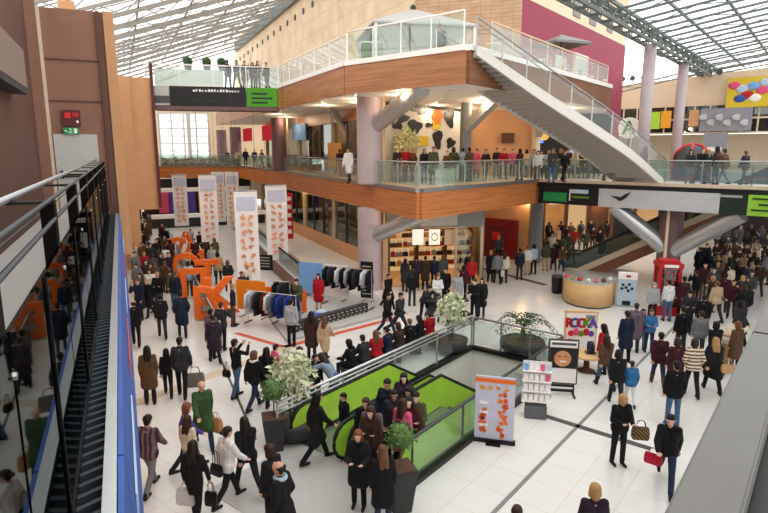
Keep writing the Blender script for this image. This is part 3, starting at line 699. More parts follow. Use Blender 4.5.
for k, ((x0, y0), x1, y1, w_, lab) in enumerate(BAN):
    S = [46, 36, 50, 46, 27.5, 31][k]
    pz = on((x0 + x1) / 2, y0, PL(S, 0), LAZ + 90); pb = on((x0 + x1) / 2, y1, PL(S, 0), LAZ + 90)
    wid = (on(x1, y0, PL(S, 0), LAZ + 90) - on(x0, y0, PL(S, 0), LAZ + 90)).length; h = pz.z - pb.z
    t = thing('hanging_banner', 'white hanging banner with orange lettering, ' + lab, 'banner', (pz.x, pz.y, pb.z), -R(LAZ), 'white banners over the left arm')
    m = MB(); vs = []
    for i in range(9):
        z = h * i / 8; yy = .04 * math.sin(i * 1.1 + k)
        vs += [(-wid / 2, yy, z), (wid / 2, yy + .02, z), (wid / 2, yy + .035, z), (-wid / 2, yy + .015, z)]
    fs = [(0, 3, 2, 1), (32, 33, 34, 35)]
    for i in range(8):
        for j in range(4): fs.append((4 * i + j, 4 * i + (j + 1) % 4, 4 * i + 4 + (j + 1) % 4, 4 * i + 4 + j))
    m.add(vs, fs).build('cloth', 'paper', t)
    strokes(MB(), wid * .66, h * .7, 8, k, -.05, 2, wid * .1).build('print', 'orange_print', t).location = (0, -.0, h * .06)
    MB().box((0, -.045, h * .86), (wid * .8, .004, h * .15)).build('emblem', 'lilac_print', t)
    MB().tube([(-wid / 2, 0, h), (wid / 2, 0, h)], .025).build('top_rod', 'steel', t)
    for sx in (-1, 1): MB().tube([(sx * wid * .45, 0, h), (sx * wid * .45, 0, h + (11.5 - pz.z if k > 3 else 9.4 - pz.z))], .008).build('wire', 'steel_dark', t)
# red vertical sign
p = on(289, 193, PL(0, 11.9), LAZ); q = on(289, 238, PL(0, 11.9), LAZ)
t = thing('vertical_sign', 'tall narrow red sign with white marks at the left shopfronts', 'sign', (p.x, p.y, q.z))
MB().box((0, 0, (p.z - q.z) / 2), (.5, .12, p.z - q.z)).build('board', 'red', t)
for i in range(5): MB().box((0, -.07, (p.z - q.z) * (.88 - i * .18)), (.3, .02, .32)).build('mark', 'white_paint', t)

# ------------------------------------------------------------------ big orange letters
t0 = at(207, 313)
LET = [('B', 206, 316, 1.15, 'B'), ('K', 220, 311, 1.35, 'K'), ('Π', 195, 296, 1.15, 'P'), ('T', 209, 284, 1.2, 'T'), ('O', 187, 276, 1.2, 'O'),
       ('I', 203, 269, 1.1, 'I'), ('A', 192, 262, 1.2, 'A'), ('C', 177, 256, 1.2, 'C'), ('Λ', 187, 250, 1.2, 'L')]
WHICH = {'B': 'nearest of all, at the low end of the row', 'K': 'right of the nearest one', 'Π': 'shaped like a gate, behind the nearest one', 'T': 'T-shaped, standing behind the K',
         'O': 'round, halfway along the row', 'I': 'a plain upright bar, halfway along', 'A': 'A-shaped, in the far half', 'C': 'curved, far left end of the row', 'Λ': 'an upturned V, farthest right end'}
for ch, px, py, h, _ in LET:
    w_ = 3.3 if px < 200 and ch != 'A' else 4.4
    p = at(px, py + 6, 0)
    if pix(p)[0] < 0: continue
    t = thing('giant_letter', 'big orange standing letter, ' + WHICH[ch], 'letter', (p.x, p.y, 0), R(14), 'orange letters in the left arm')
    o = text_mesh('letter_body', ch, h * 1.6, .14, 'orange', t, (0, 0, .2 + h / 2), bold=.045); 
    MB().box((0, 0, .05), (h * .9, .5, .1)).build('base', 'white_paint', t)

# ------------------------------------------------------------------ clothes stall
p = [at(287, 343), at(396, 314), at(372, 293), at(255, 300)]
stall = thing('stall_platform', 'grey stall platform with a dashed dark front edge', 'platform', p[0])
MB().prism([(v.x, v.y) for v in p], 0.01, .12).build('deck', 'grey_light', stall, off=p[0])
a, b = at(290, 336), at(366, 314); mm_ = MB().beam(a + Vector((0, 0, .28)), b + Vector((0, 0, .28)), .25, .46)
mm_.build('front_panel', 'charcoal', stall, off=p[0])
m = MB(); d = (b - a); nrm = Vector((d.y, -d.x, 0)).normalized()
for r in range(3):
    for k in range(16):
        q = a + d * ((k + .5 + .25 * (r % 2)) / 16.5) + nrm * .13; q.z = .16 + r * .12; m.beam(q - d * .012, q + d * .012, .012, .035)
m.build('dash_pattern', 'stone_beige', stall, off=p[0])
def board(name, label, cat, base, w_, h, az, mm, parts=(), z0=.02, th=.05, group=None, frame=None, legs=True):
    t = thing(name, label, cat, base, -R(az), group)
    MB().box((0, 0, z0 + h / 2), (w_, th, h)).build('panel', mm, t)
    if frame:
        for sx in (-1, 1): MB().box((sx * w_ / 2, 0, z0 + h / 2), (.05, th + .02, h + .05)).build('frame_post', frame, t)
        MB().box((0, 0, z0 + h), (w_ + .05, th + .02, .05)).build('frame_bar', frame, t)
    if legs:
        for sx in (-1, 1): MB().box((sx * w_ * .38, .1, .015), (.06, .45, .03)).build('foot', 'steel_dark', t)
    return t
b1 = at(252, 318, .12); b2 = at(286, 312, .12)
t = board('display_board', 'bright orange stall panel behind the rack of dark clothes', 'panel', b1, 1.35, 1.25, 18, 'amber_orange', z0=.35)
t = board('display_board', 'orange stall panel beside the red-coated person', 'panel', b2, 2.0, .95, 20, 'orange', z0=.1)
t = board('display_board', 'sky-blue and white stall panel behind the red-coated person', 'panel', at(324, 299, .12), 2.6, 1.5, 22, 'sky_blue', z0=.2)
MB().box((.65, -.04, .95), (1.3, .02, 1.5)).build('white_half', 'paper', t)
t = board('price_board', 'small black board with white lines behind the orange panels', 'board', at(262, 289, .0), 1.3, .8, 15, 'black', z0=1.0)
for k in range(4): MB().box((0, -.035, 1.2 + k * .15), (1.0, .01, .04)).build('chalk_line', 'grey_light', t)
t = board('price_board', 'tall dark price board at the right end of the stall', 'board', at(367, 302, .1), .6, 1.7, 20, 'black', z0=.2)
for k in range(9): MB().box((0, -.035, .4 + k * .16), (.42, .01, .05)).build('chalk_line', 'grey_light', t)
GC = {'black': '#121214', 'navy': '#1c2950', 'white': '#dcdce0', 'charcoal': '#33343a', 'grey': '#77787d', 'royal blue': '#2a3f95', 'brown': '#4a3025', 'pale grey': '#a9adb5', 'dark red': '#5c1a20'}
def garment_mesh(seed):
    g = random.Random(seed); m = MB(); h = g.uniform(.75, .95); n = 10; vs = []
    prof = [(0.0, .05), (.06, .2), (.2, .23), (.5, .22), (h, .25)]
    for z, r in prof:
        for k in range(n):
            a = 2 * math.pi * k / n; vs.append((r * math.cos(a) * 1.0, (.045 + .02 * math.sin(3 * a + seed)) * math.sin(a), -z))
    fs = [(i * n + k, (i + 1) * n + k, (i + 1) * n + (k + 1) % n, i * n + (k + 1) % n) for i in range(4) for k in range(n)] + [tuple(range(n)), tuple(range(4 * n, 5 * n))[::-1]]
    m.add(vs, fs)
    for sx in (-1, 1): m.cyl((sx * .2, 0, -.1), (sx * .29, 0, -.62), .06, .045, 8)
    me = m.mesh('garment', True); me.materials.append(MATS['cloth']); return me
GM = [garment_mesh(k) for k in range(4)]
def rack(label, base, az, length, h, colours, where):
    t = thing('clothes_rack', label, 'clothes rack', base, -R(az))
    MB().tube([(-length / 2, 0, h), (length / 2, 0, h)], .018).build('rail', 'chrome', t)
    for sx in (-1, 1):
        MB().tube([(sx * length / 2, 0, .05), (sx * length / 2, 0, h)], .018).build('upright', 'chrome', t); MB().box((sx * length / 2, 0, .04), (.05, .5, .05)).build('foot', 'steel_dark', t)
    count = {}
    d = Vector((math.cos(-R(az)), math.sin(-R(az)), 0))
    for k, c in enumerate(colours):
        count[c] = count.get(c, 0) + 1
        g = bpy.data.objects.new('garment', GM[k % 4]); COL.objects.link(g); g.color = lin(GC[c])
        g.location = Vector(base) + d * (-length / 2 + .12 + (length - .24) * k / max(1, len(colours) - 1)) + Vector((0, 0, h - .03)); g.rotation_euler = (0, 0, -R(az) + R(78) + rng.uniform(-.15, .15))
        tag(g, '%s garment %s, %s from its left end' % (c, where, ORD[k]), 'garment', 'garments ' + where)
rack('chrome clothes rack of dark suits at the near left corner of the stall', at(272, 326, .12), 24, 2.3, 1.35, ['white', 'pale grey', 'charcoal', 'black', 'dark red', 'white', 'grey', 'navy', 'royal blue', 'navy', 'royal blue', 'navy'], 'on the rack by the bright orange panel')
rack('chrome clothes rack of black clothes on the right half of the stall', at(348, 306, .12), 26, 2.4, 1.75, ['black', 'charcoal', 'black', 'white', 'black', 'pale grey', 'black', 'charcoal', 'black', 'white', 'black'], 'on the rack of black clothes')
rack('short rack with two black skirts between the orange panels', at(283, 324, .12), 18, .7, 1.75, ['black', 'charcoal', 'black'], 'on the short rack between orange panels')
t = thing('fabric_heap', 'blue folded fabric heaped on the stall floor by the orange panel', 'fabric', at(321, 318, .12))
MB().lathe([(.42, 0), (.45, .12), (.33, .24), (.1, .3)], n=14, sx=1.3).build('cloth', 'blue', t, True)
MB().lathe([(.2, .22), (.22, .3), (.1, .36)], n=12, sx=1.2).build('fold', 'pale_blue', t, True)

# ------------------------------------------------------------------ plants
def leaf_cloud(n, spread, seed, size=.12, zs=1.0, hollow=.3, droop=0):
    g = random.Random(seed); m = MB()
    for i in range(n):
        a = g.uniform(0, 2 * math.pi); b = math.acos(g.uniform(-1, 1)); r = spread * g.uniform(hollow, 1) ** .6
        c = Vector((r * math.sin(b) * math.cos(a), r * math.sin(b) * math.sin(a), r * math.cos(b) * zs))
        d = Vector((g.uniform(-1, 1), g.uniform(-1, 1), g.uniform(-1, .8) - droop)).normalized(); e = d.cross(Vector((g.uniform(-1, 1), g.uniform(-1, 1), g.uniform(-1, 1)))).normalized()
        s_ = size * g.uniform(.7, 1.3)
        m.add([c, c + d * s_ * .5 + e * s_ * .22, c + d * s_, c + d * s_ * .5 - e * s_ * .22], [(0, 1, 2, 3)])
    return m
def square_pot(m, h, w0_, w1_):
    m.add([(i * w0_ / 2, j * w0_ / 2, 0) for i, j in ((-1, -1), (1, -1), (1, 1), (-1, 1))] + [(i * w1_ / 2, j * w1_ / 2, h) for i, j in ((-1, -1), (1, -1), (1, 1), (-1, 1))],
          [(0, 3, 2, 1), (4, 5, 6, 7), (0, 1, 5, 4), (1, 2, 6, 5), (2, 3, 7, 6), (3, 0, 4, 7)]); return m
def topiary(label, base, h=.95, stem=.62, ball=.3, seed=1, rz=0):
    t = thing('potted_topiary', label, 'plant', base, rz)
    p = square_pot(MB(), h, .36, .56).build('pot', 'charcoal', t, bevel=.01); MB().box((0, 0, h - .02), (.5, .5, .06)).build('soil', 'soil', p)
    MB().tube([(0, 0, h), (.02, 0, h + stem)], .018).build('stem', 'bark', t)
    m = MB().ball((0, 0, 0), ball * .8, 12, 8); q = leaf_cloud(420, ball, seed, .09, .9, .6); m.add(q.v, q.f); o = m.build('foliage', 'leaf_mid', t); o.location = (0, 0, h + stem + ball * .3)
topiary('round topiary in a tall charcoal pot at the near end of the escalator', at(400, 509), .92, .55, .3, 3, R(20))
topiary('round topiary in a charcoal pot at the left end of the twin-rail railing', at(275, 449), .85, .55, .3, 4, R(15))
def pale_tree(label, base, pot_h, trunk, spread, seed, potmat='charcoal', leaf='leaf_pale', round_pot=True, n=900):
    t = thing('potted_tree', label, 'plant', base)
    p = MB().lathe([(.38, 0), (.56, .18), (.62, pot_h), (.55, pot_h), (.5, pot_h - .08)], n=24).build('pot', potmat, t, True); MB().lathe([(.53, 0), (.53, .03)], (0, 0, pot_h - .08), 20).build('soil', 'soil', p)
    m = MB()
    for k in range(5):
        a = k * 1.3; m.tube([(.05 * math.cos(a), .05 * math.sin(a), pot_h - .1), (.12 * math.cos(a), .12 * math.sin(a), pot_h + trunk * .6), (.4 * spread * math.cos(a), .4 * spread * math.sin(a), pot_h + trunk + .3)], [.03, .022, .012], 6)
    m.build('trunk', 'bark', t, True)
    o = leaf_cloud(n, spread, seed, .2, 1.25, .25, .4).build('foliage', leaf, t); o.location = (0, 0, pot_h + trunk + spread * .7)
pale_tree('pale feathery tree in a round dark pot behind the twin-rail railing', at(294, 437), .5, .85, .5, 5, n=520)
pale_tree('pale feathery tree in a round dark pot near the seated people', at(450, 352), .5, .75, .5, 6, n=520)
pale_tree('pale yellow tree in front of the cow-pattern shop', Vector((1.2, 31.2, Z1)), .5, .9, .75, 8, 'stone_beige', 'leaf_yellow', n=1100)
def palm(label, base, seed):
    g = random.Random(seed); t = thing('potted_palm', label, 'plant', base)
    p = MB().lathe([(.35, 0), (.7, .12), (.8, .32), (.76, .46), (.68, .46), (.62, .38)], n=28).build('bowl', 'charcoal', t, True); MB().lathe([(.66, .38), (.66, .41)], n=20).build('soil', 'soil', p)
    MB().lathe([(.1, .35), (.13, .5), (.08, .75), (.07, .95)], n=12).build('trunk', 'bark', t, True)
    for k in range(17):
        a = k * 2.4; L = g.uniform(.85, 1.15); up_ = g.uniform(.9, 1.7); m = MB(); pts = []
        for i in range(9):
            u = i / 8; pts.append(Vector((math.cos(a) * L * u, math.sin(a) * L * u, .9 + up_ * u - (up_ * .95 + .1) * u * u)))
        m.tube(pts, [.014 * (1 - .7 * i / 8) for i in range(9)], 5)
        sd = Vector((-math.sin(a), math.cos(a), 0))
        for i in range(1, 9):
            for s_ in (-1, 1):
                q = pts[i]; f = (pts[i] - pts[i - 1]).normalized(); l = .3 * (1 - .55 * abs(i / 8 - .4)); tip = q + sd * s_ * l * .75 + f * l * .6 + Vector((0, 0, -.12 * l))
                mid = (q + tip) / 2 + Vector((0, 0, .03)); m.add([q, mid + f * .035, tip, mid - f * .035], [(0, 1, 2, 3)])
        m.build('frond', 'leaf_dark', t)
palm('dark palm in a wide black bowl at the far corner of the opening', at(522, 352), 3)
for px in (188, 207, 222):                             # clipped shrubs on the upper bridge
    p = on(px, 69, UB0 + un * 1.0, 78)
    t = thing('clipped_shrub', 'small round clipped shrub on the upper bridge, %s' % {188: 'leftmost of three', 207: 'middle of three', 222: 'rightmost of three'}[px], 'shrub', (p.x, p.y, Z2 + 1.05))
    MB().lathe([(.2, 0), (.26, .35)], n=12).build('pot', 'grey', t); q = MB().ball((0, 0, .5), .28, 10, 7); q2 = leaf_cloud(120, .33, px, .12, .8, .7); q.add([(a, b, c + .5) for a, b, c in q2.v], q2.f); q.build('foliage', 'leaf_dark', t)
t = thing('planter_box', 'long white planter box carrying clipped shrubs on the upper bridge', 'planter', V(UB0 + un * .5 + ut * .4, Z2 + .02), math.atan2(ut.y, ut.x))
MB().box((2.0, .5, .5), (3.9, .7, 1.0)).build('box', 'white_paint', t, bevel=.02); MB().box((2.0, .5, 1.0), (3.7, .55, .05)).build('soil', 'soil', t)
for k in range(9):
    p = Vector((-23.2 + k * .95, 61.3, Z1)); t = thing('potted_shrub', 'low green shrub in a planter behind the far cross deck railing, %s from left' % ORD[k], 'shrub', p)
    square_pot(MB(), .35, .7, .8).build('pot', 'grey', t); o = leaf_cloud(90, .5, k, .25, .6, .4).build('foliage', 'leaf_dark', t); o.location = (0, 0, .6)

# ------------------------------------------------------------------ stands round the opening
# orange banner stand
a, b = at(474, 440), at(513, 445); w_ = (b - a).length; h = 1.62
t = thing('banner_stand', 'grey standing banner with orange hand-lettering at the near edge of the opening', 'banner', (a + b) / 2, math.atan2(b.y - a.y, b.x - a.x))
MB().box((0, 0, .08 + h / 2), (w_, .03, h)).build('panel', 'lilac_print', t); MB().box((0, 0, .05), (w_ + .1, .14, .1)).build('base_bar', 'black', t, bevel=.01)
MB().box((0, .02, .015), (.35, .45, .03)).build('foot', 'black', t); MB().box((0, -.02, h * .985), (w_, .01, .1)).build('top_band', 'orange', t)
strokes(MB(), w_ * .5, h * .74, 8, 21, -.022, 1, .1).build('lettering', 'orange', t).location = (w_ * .2, 0, .15)
strokes(MB(), w_ * .36, h * .42, 4, 22, -.022, 1, .14).build('picture', 'orange', t).location = (-w_ * .27, 0, .2)
strokes(MB(), w_ * .8, h * .1, 1, 25, -.022, 4, .06).build('headline', 'amber', t).location = (-w_ * .02, 0, h * .82)
for z in (.45, .78, 1.02): MB().box((-w_ * .27, -.022, z), (w_ * .22, .006, .07)).build('white_patch', 'white_paint', t)
MB().box((-w_ * .3, -.024, .62), (w_ * .1, .006, .06)).build('dark_patch', 'charcoal', t)
# leaflet stand
p = at(535, 416); t = thing('leaflet_stand', 'white wire leaflet stand on a dark box base', 'leaflet stand', p, R(-12))
MB().box((0, 0, .17), (.56, .4, .34)).build('base', 'gravel_grey', t, bevel=.01)
for sx in (-1, 1): MB().box((sx * .36, .12, .9), (.03, .03, 1.15)).build('side_post', 'silver', t)
for k in range(4):
    z = .45 + k * .27; MB().box((0, -.02 + k * .03, z), (.74, .22, .02)).build('shelf', 'white_paint', t); MB().box((0, .06 + k * .03, z + .12), (.72, .02, .22)).build('back_plate', 'white_paint', t)
    for j in range(5):
        l = tag(MB().box((0, 0, 0), (.11, .025, .17)).build('leaflet', ['paper', 'pink', 'pale_blue', 'sky_blue', 'paper'][(j + k) % 5] if k == 3 or j == 4 else 'paper', None), '%s leaflet on the %s shelf of the white leaflet stand' % (ORD[j], ['lowest', 'second', 'third', 'top'][k]), 'leaflet', 'leaflets on the wire stand')
        l.location = p + Matrix.Rotation(R(-12), 3, 'Z') @ Vector((-.28 + j * .14, -.05 + k * .03, z + .1)); l.rotation_euler = (R(-12), 0, R(-12))
# face poster
a, b = at(546, 393), at(576, 395); w_ = (b - a).length
t = thing('poster_stand', 'black-framed poster stand showing a smiling face, beside the leaflet stand', 'poster stand', (a + b) / 2, math.atan2(b.y - a.y, b.x - a.x))
MB().box((0, 0, 1.0), (w_, .05, 1.35)).build('frame', 'steel_dark', t, bevel=.008); MB().box((0, -.03, 1.0), (w_ * .9, .012, 1.26)).build('sheet', 'paper', t)
pp = MB().box((0, -.04, 1.12), (w_ * .9, .008, .62)).build('photo', 'black', t)
m = MB().ball((0, 0, 0), .24, 16, 10, (1, .05, 1.0)); o = m.build('face_print', 'skin_print', pp, True); o.location = (-.02, -.046, 1.1)
MB().box((.0, -.06, 1.02), (.16, .004, .035)).build('smile', 'white_paint', pp)
for sx in (-1, 1): MB().box((sx * .09 - .02, -.06, 1.17), (.07, .004, .025)).build('eye', 'brown', pp)
MB().box((0, -.04, 1.54), (w_ * .8, .006, .07)).build('title_bar', 'grey_dark', t)
for sx in (-1, 1): MB().beam((sx * w_ * .4, -.3, .02), (sx * w_ * .4, .28, .04), .05, .04).build('foot', 'black', t); MB().box((sx * w_ * .4, 0, .2), (.04, .04, .4)).build('leg', 'black', t)
for z in (.12, .27): MB().box((0, 0, z), (w_ * .8, .1, .05)).build('cross_bar', 'black', t)
# colourful poster with display table
a, b = at(568, 366), at(599, 367); w_ = (b - a).length * 1.02
t = thing('poster_stand', 'wooden-framed white poster with big colourful letters', 'poster stand', (a + b) / 2 + Vector((0, .5, 0)), math.atan2(b.y - a.y, b.x - a.x))
MB().box((0, 0, 1.05), (w_, .04, 1.3)).build('sheet', 'paper', t); MB().box((0, 0, 1.72), (w_ + .1, .07, .07)).build('frame_bar', 'pale_wood', t)
for sx in (-1, 1): MB().box((sx * w_ / 2, 0, .86), (.05, .06, 1.72)).build('frame_post', 'pale_wood', t)
for i, (c, mm) in enumerate(zip('ROCKA', ['red', 'blue', 'red', 'lime_dark', 'purple'])): text_mesh('letter', c, .42, .012, mm, t, (-w_ * .38 + i * w_ * .19, -.03, 1.33), bold=.022)
for i, mm in enumerate(['red_bright', 'pink', 'lime_dark', 'red', 'purple']): MB().ball((0, 0, 0), .13, 12, 8, (.8, .1, 1.0 if i % 2 else .8)).build('colour_patch', mm, t, True).location = (-w_ * .3 + i * w_ * .16, -.03, .98 + .05 * (i % 2))
MB().box((.3, -.03, 1.56), (.3, .01, .12)).build('small_print', 'grey', t)
p = at(586, 371); t = thing('display_table', 'round wooden display table in front of the colourful poster', 'table', p)
MB().lathe([(.48, .52), (.5, .54), (.5, .58), (.47, .6)], n=24).build('top', 'pale_wood', t, True); MB().lathe([(.28, .03), (.1, .1), (.08, .5)], n=16).build('pedestal', 'brown', t, True)
t = thing('wheel_prize', 'dark round drum standing on the display table', 'drum', p + Vector((.1, 0, .6)))
MB().cyl((-.06, 0, .2), (.06, 0, .2), .2, n=20).build('drum', 'navy', t); MB().box((0, 0, .03), (.3, .2, .05)).build('stand', 'steel_dark', t)
p = at(561, 366); t = thing('display_table', 'small table under a red cloth left of the colourful poster', 'table', p)
MB().box((0, 0, .7), (.75, .6, .05)).build('top', 'red_bright', t)
for sx in (-1, 1):
    for sy in (-1, 1): MB().box((sx * .32, sy * .25, .35), (.04, .04, .7)).build('leg', 'steel_dark', t)
for k in range(3):
    q = MB().lathe([(.12, 0), (.14, .1), (.05, .2)], n=10).build('gift_bag', 'red_bright', None, True); q.location = p + Vector((-.25 + k * .25, 0, .73)); tag(q, 'red parcel on the red table, %s of three' % ['left', 'middle', 'right'][k], 'parcel', 'red parcels by the colourful poster')

# ------------------------------------------------------------------ kiosk, sign, bin, telephone box
pts = [at(x, y) for x, y in ((563, 300), (566, 303), (575, 306.5), (588, 309), (600, 309.5), (610, 307.5), (615, 303))]
o = pts[3]; t = thing('kiosk_counter', 'curved pale wooden kiosk counter with glass top edge', 'counter', o)
bk = [p + Vector((.25, 1.0, 0)) for p in pts[::-1]]; po = [(p.x, p.y) for p in pts + bk]
MB().prism(po, .06, 1.08).build('front', 'pale_wood', t, True, off=o); MB().prism([(x * 1 + 0, y) for x, y in po], 0, .06).build('plinth', 'steel_dark', t, off=o)
MB().prism(po, 1.08, 1.13).build('worktop', 'grey_light', t, off=o)
m = MB(); vs = []
for p in pts: vs += [p + Vector((0, .04, 1.13)), p + Vector((0, .04, 1.5))]
m.add(vs, [(2 * j, 2 * j + 2, 2 * j + 3, 2 * j + 1) for j in range(len(pts) - 1)]).build('glass_screen', 'glass_clear', t, off=o)
g = random.Random(4)
for k, c in enumerate(['pink', 'tan', 'red_bright', 'paper', 'pink', 'brown', 'paper']):
    q = MB().lathe([(.1, 0), (.13, .08), (.09, .16), (.02, .2)], n=10).build('parcel', c, None, True); i = 1 + k * 4.6 / 7; p = pts[int(i)].lerp(pts[int(i) + 1], i - int(i)); q.location = p + Vector((.1, .42, 1.13))
    tag(q, '%s wrapped item on the kiosk counter, %s from left' % ({'pink': 'pink', 'tan': 'tan', 'red_bright': 'red', 'paper': 'white', 'brown': 'brown'}[c], ORD[k]), 'wrapped item', 'wares on the kiosk counter')
p = at(625.5, 306); t = thing('info_sign', 'blue and white standing sign with dark marks right of the kiosk', 'sign', p, R(-20))
MB().box((0, 0, .68), (.78, .3, 1.3)).build('body', 'pale_blue', t, bevel=.02); MB().box((0, 0, 1.42), (.8, .32, .28)).build('head', 'white_paint', t); MB().box((.02, -.165, 1.42), (.2, .01, .1)).build('red_mark', 'red', t)
for k, (x, z) in enumerate(((-.18, 1.02), (.08, 1.05), (-.05, .9), (.2, .86), (-.22, .84), (.05, .76))): MB().cyl((x, -.155, z), (x, -.165, z), .07, n=10).build('dark_mark', 'charcoal', t)
MB().box((0, -.155, .18), (.35, .02, .2)).build('slot', 'black', t)
p = at(557, 293); t = thing('litter_bin', 'black round litter bin at the left end of the kiosk', 'bin', p)
MB().lathe([(.24, 0), (.27, .05), (.3, .78), (.3, .82)], n=20).build('body', 'black', t, True); MB().lathe([(.31, .82), (.31, .88), (.2, .95)], n=20).build('lid', 'steel_dark', t, True)
# red telephone box
p = at(664, 313); t = thing('telephone_box', 'red telephone box in front of the big column', 'telephone box', p, R(-12)); W_, H_ = .9, 2.15
for sx in (-1, 1):
    for sy in (-1, 1): MB().box((sx * (W_ / 2 - .06), sy * (W_ / 2 - .06), H_ / 2), (.12, .12, H_)).build('corner_post', 'red', t)
MB().box((0, 0, .06), (W_ + .04, W_ + .04, .12)).build('base', 'red', t); MB().box((0, 0, H_ + .02), (W_ + .1, W_ + .1, .22)).build('roof', 'red', t, bevel=.03); MB().box((0, 0, H_ + .17), (W_ - .1, W_ - .1, .12)).build('roof_crown', 'red', t, bevel=.04)
MB().box((0, -W_ / 2 - .055, H_ + .03), (W_ * .62, .02, .12)).build('name_plate', 'white_paint', t)
for i, (dx, dy, rz) in enumerate(((0, -1, 0), (1, 0, 90), (0, 1, 0), (-1, 0, 90))):
    m = MB()
    for k in range(4): m.box((-.38 + k * .253, 0, 1.25), (.03, .03, 1.9))
    for k in range(7): m.box((0, 0, .36 + k * .3), (.8, .03, .03))
    m.box((0, 0, .22), (.84, .04, .28)); q = m.build('door' if i == 0 else 'side_lattice', 'red', t); q.location = (dx * (W_ / 2 - .05), dy * (W_ / 2 - .05), 0); q.rotation_euler = (0, 0, R(rz))
    MB().box((0, .0, 1.25), (.8, .008, 1.86)).build('pane', 'glass_dark', q)
MB().box((0, .2, 1.3), (.3, .2, .5)).build('telephone', 'charcoal', t)
# ------------------------------------------------------------------ people
def rc(m, p, q, r1, r2, n=10):
    """rounded cone between two joints"""
    p, q = Vector(p), Vector(q); d = q - p; L = d.length; d = d.normalized() if L > 1e-6 else Vector((0, 0, 1))
    up = Vector((0, 0, 1)) if abs(d.z) < .9 else Vector((0, 1, 0)); x = d.cross(up).normalized(); y = d.cross(x).normalized()
    rings = [(p - d * (r1 * math.cos(a)), r1 * math.sin(a)) for a in (.25, .7, 1.2, math.pi / 2)] + [(q + d * (r2 * math.sin(a)), r2 * math.cos(a)) for a in (0, .37, .87, 1.32)]
    vs = []
    for c, r in rings: vs += [c + x * (r * math.cos(2 * math.pi * k / n)) + y * (r * math.sin(2 * math.pi * k / n)) for k in range(n)]
    fs = [(i * n + k, i * n + (k + 1) % n, (i + 1) * n + (k + 1) % n, (i + 1) * n + k) for i in range(7) for k in range(n)] + [tuple(range(n))[::-1], tuple(range(7 * n, 8 * n))]
    m.add(vs, fs)
def solid(m, name, vox, smooth=2):
    """grow overlapping rounded pieces into one continuous surface"""
    me = m.mesh(name); o = bpy.data.objects.new(name, me); COL.objects.link(o)
    md = o.modifiers.new('r', 'REMESH'); md.mode = 'VOXEL'; md.voxel_size = vox; md.use_smooth_shade = True
    s = o.modifiers.new('s', 'SMOOTH'); s.factor = .5; s.iterations = smooth
    out = bpy.data.meshes.new_from_object(o.evaluated_get(bpy.context.evaluated_depsgraph_get()))
    bpy.data.objects.remove(o); bpy.data.meshes.remove(me); out.name = name; return out
def vd(a, ab=0.0, side=1):                 # limb direction: a forward swing, ab sideways
    a, ab = R(a), R(ab); return Vector((side * math.sin(ab), math.sin(a) * math.cos(ab), -math.cos(a) * math.cos(ab)))
# thigh L, knee L, thigh R, knee R, arm L (swing, out, elbow), arm R, lean, head tilt, sit
POSES = {
 'walk': (24, 6, -18, 22, (-22, 8, 14), (24, 8, 22), 4, 2),
 'stride': (32, 10, -24, 30, (-30, 9, 20), (30, 10, 30), 7, 3),
 'stand': (2, 2, -3, 3, (2, 9, 10), (-2, 9, 12), 1, 4),
 'hands': (3, 4, -2, 3, (12, 10, 78), (10, 10, 82), 2, 8),
 'carry': (18, 8, -14, 18, (4, 12, 8), (8, 14, 10), 3, 3),
 'phone': (4, 3, -4, 6, (6, 8, 14), (38, 24, 128), 1, 2),
 'photo': (8, 6, -12, 10, (62, 16, 88), (66, 14, 84), -3, 0),
 'pocket': (14, 6, -12, 16, (-8, 18, 40), (-10, 18, 42), 3, 4),
 'lean': (14, 14, -6, 4, (58, 12, 30), (50, 14, 36), 38, 10),
 'reach': (10, 8, -10, 6, (70, 8, 20), (14, 9, 24), 10, 6),
 'sit': (84, 84, 82, 86, (24, 12, 50), (26, 12, 46), 6, 8),
}
PARTS = {}
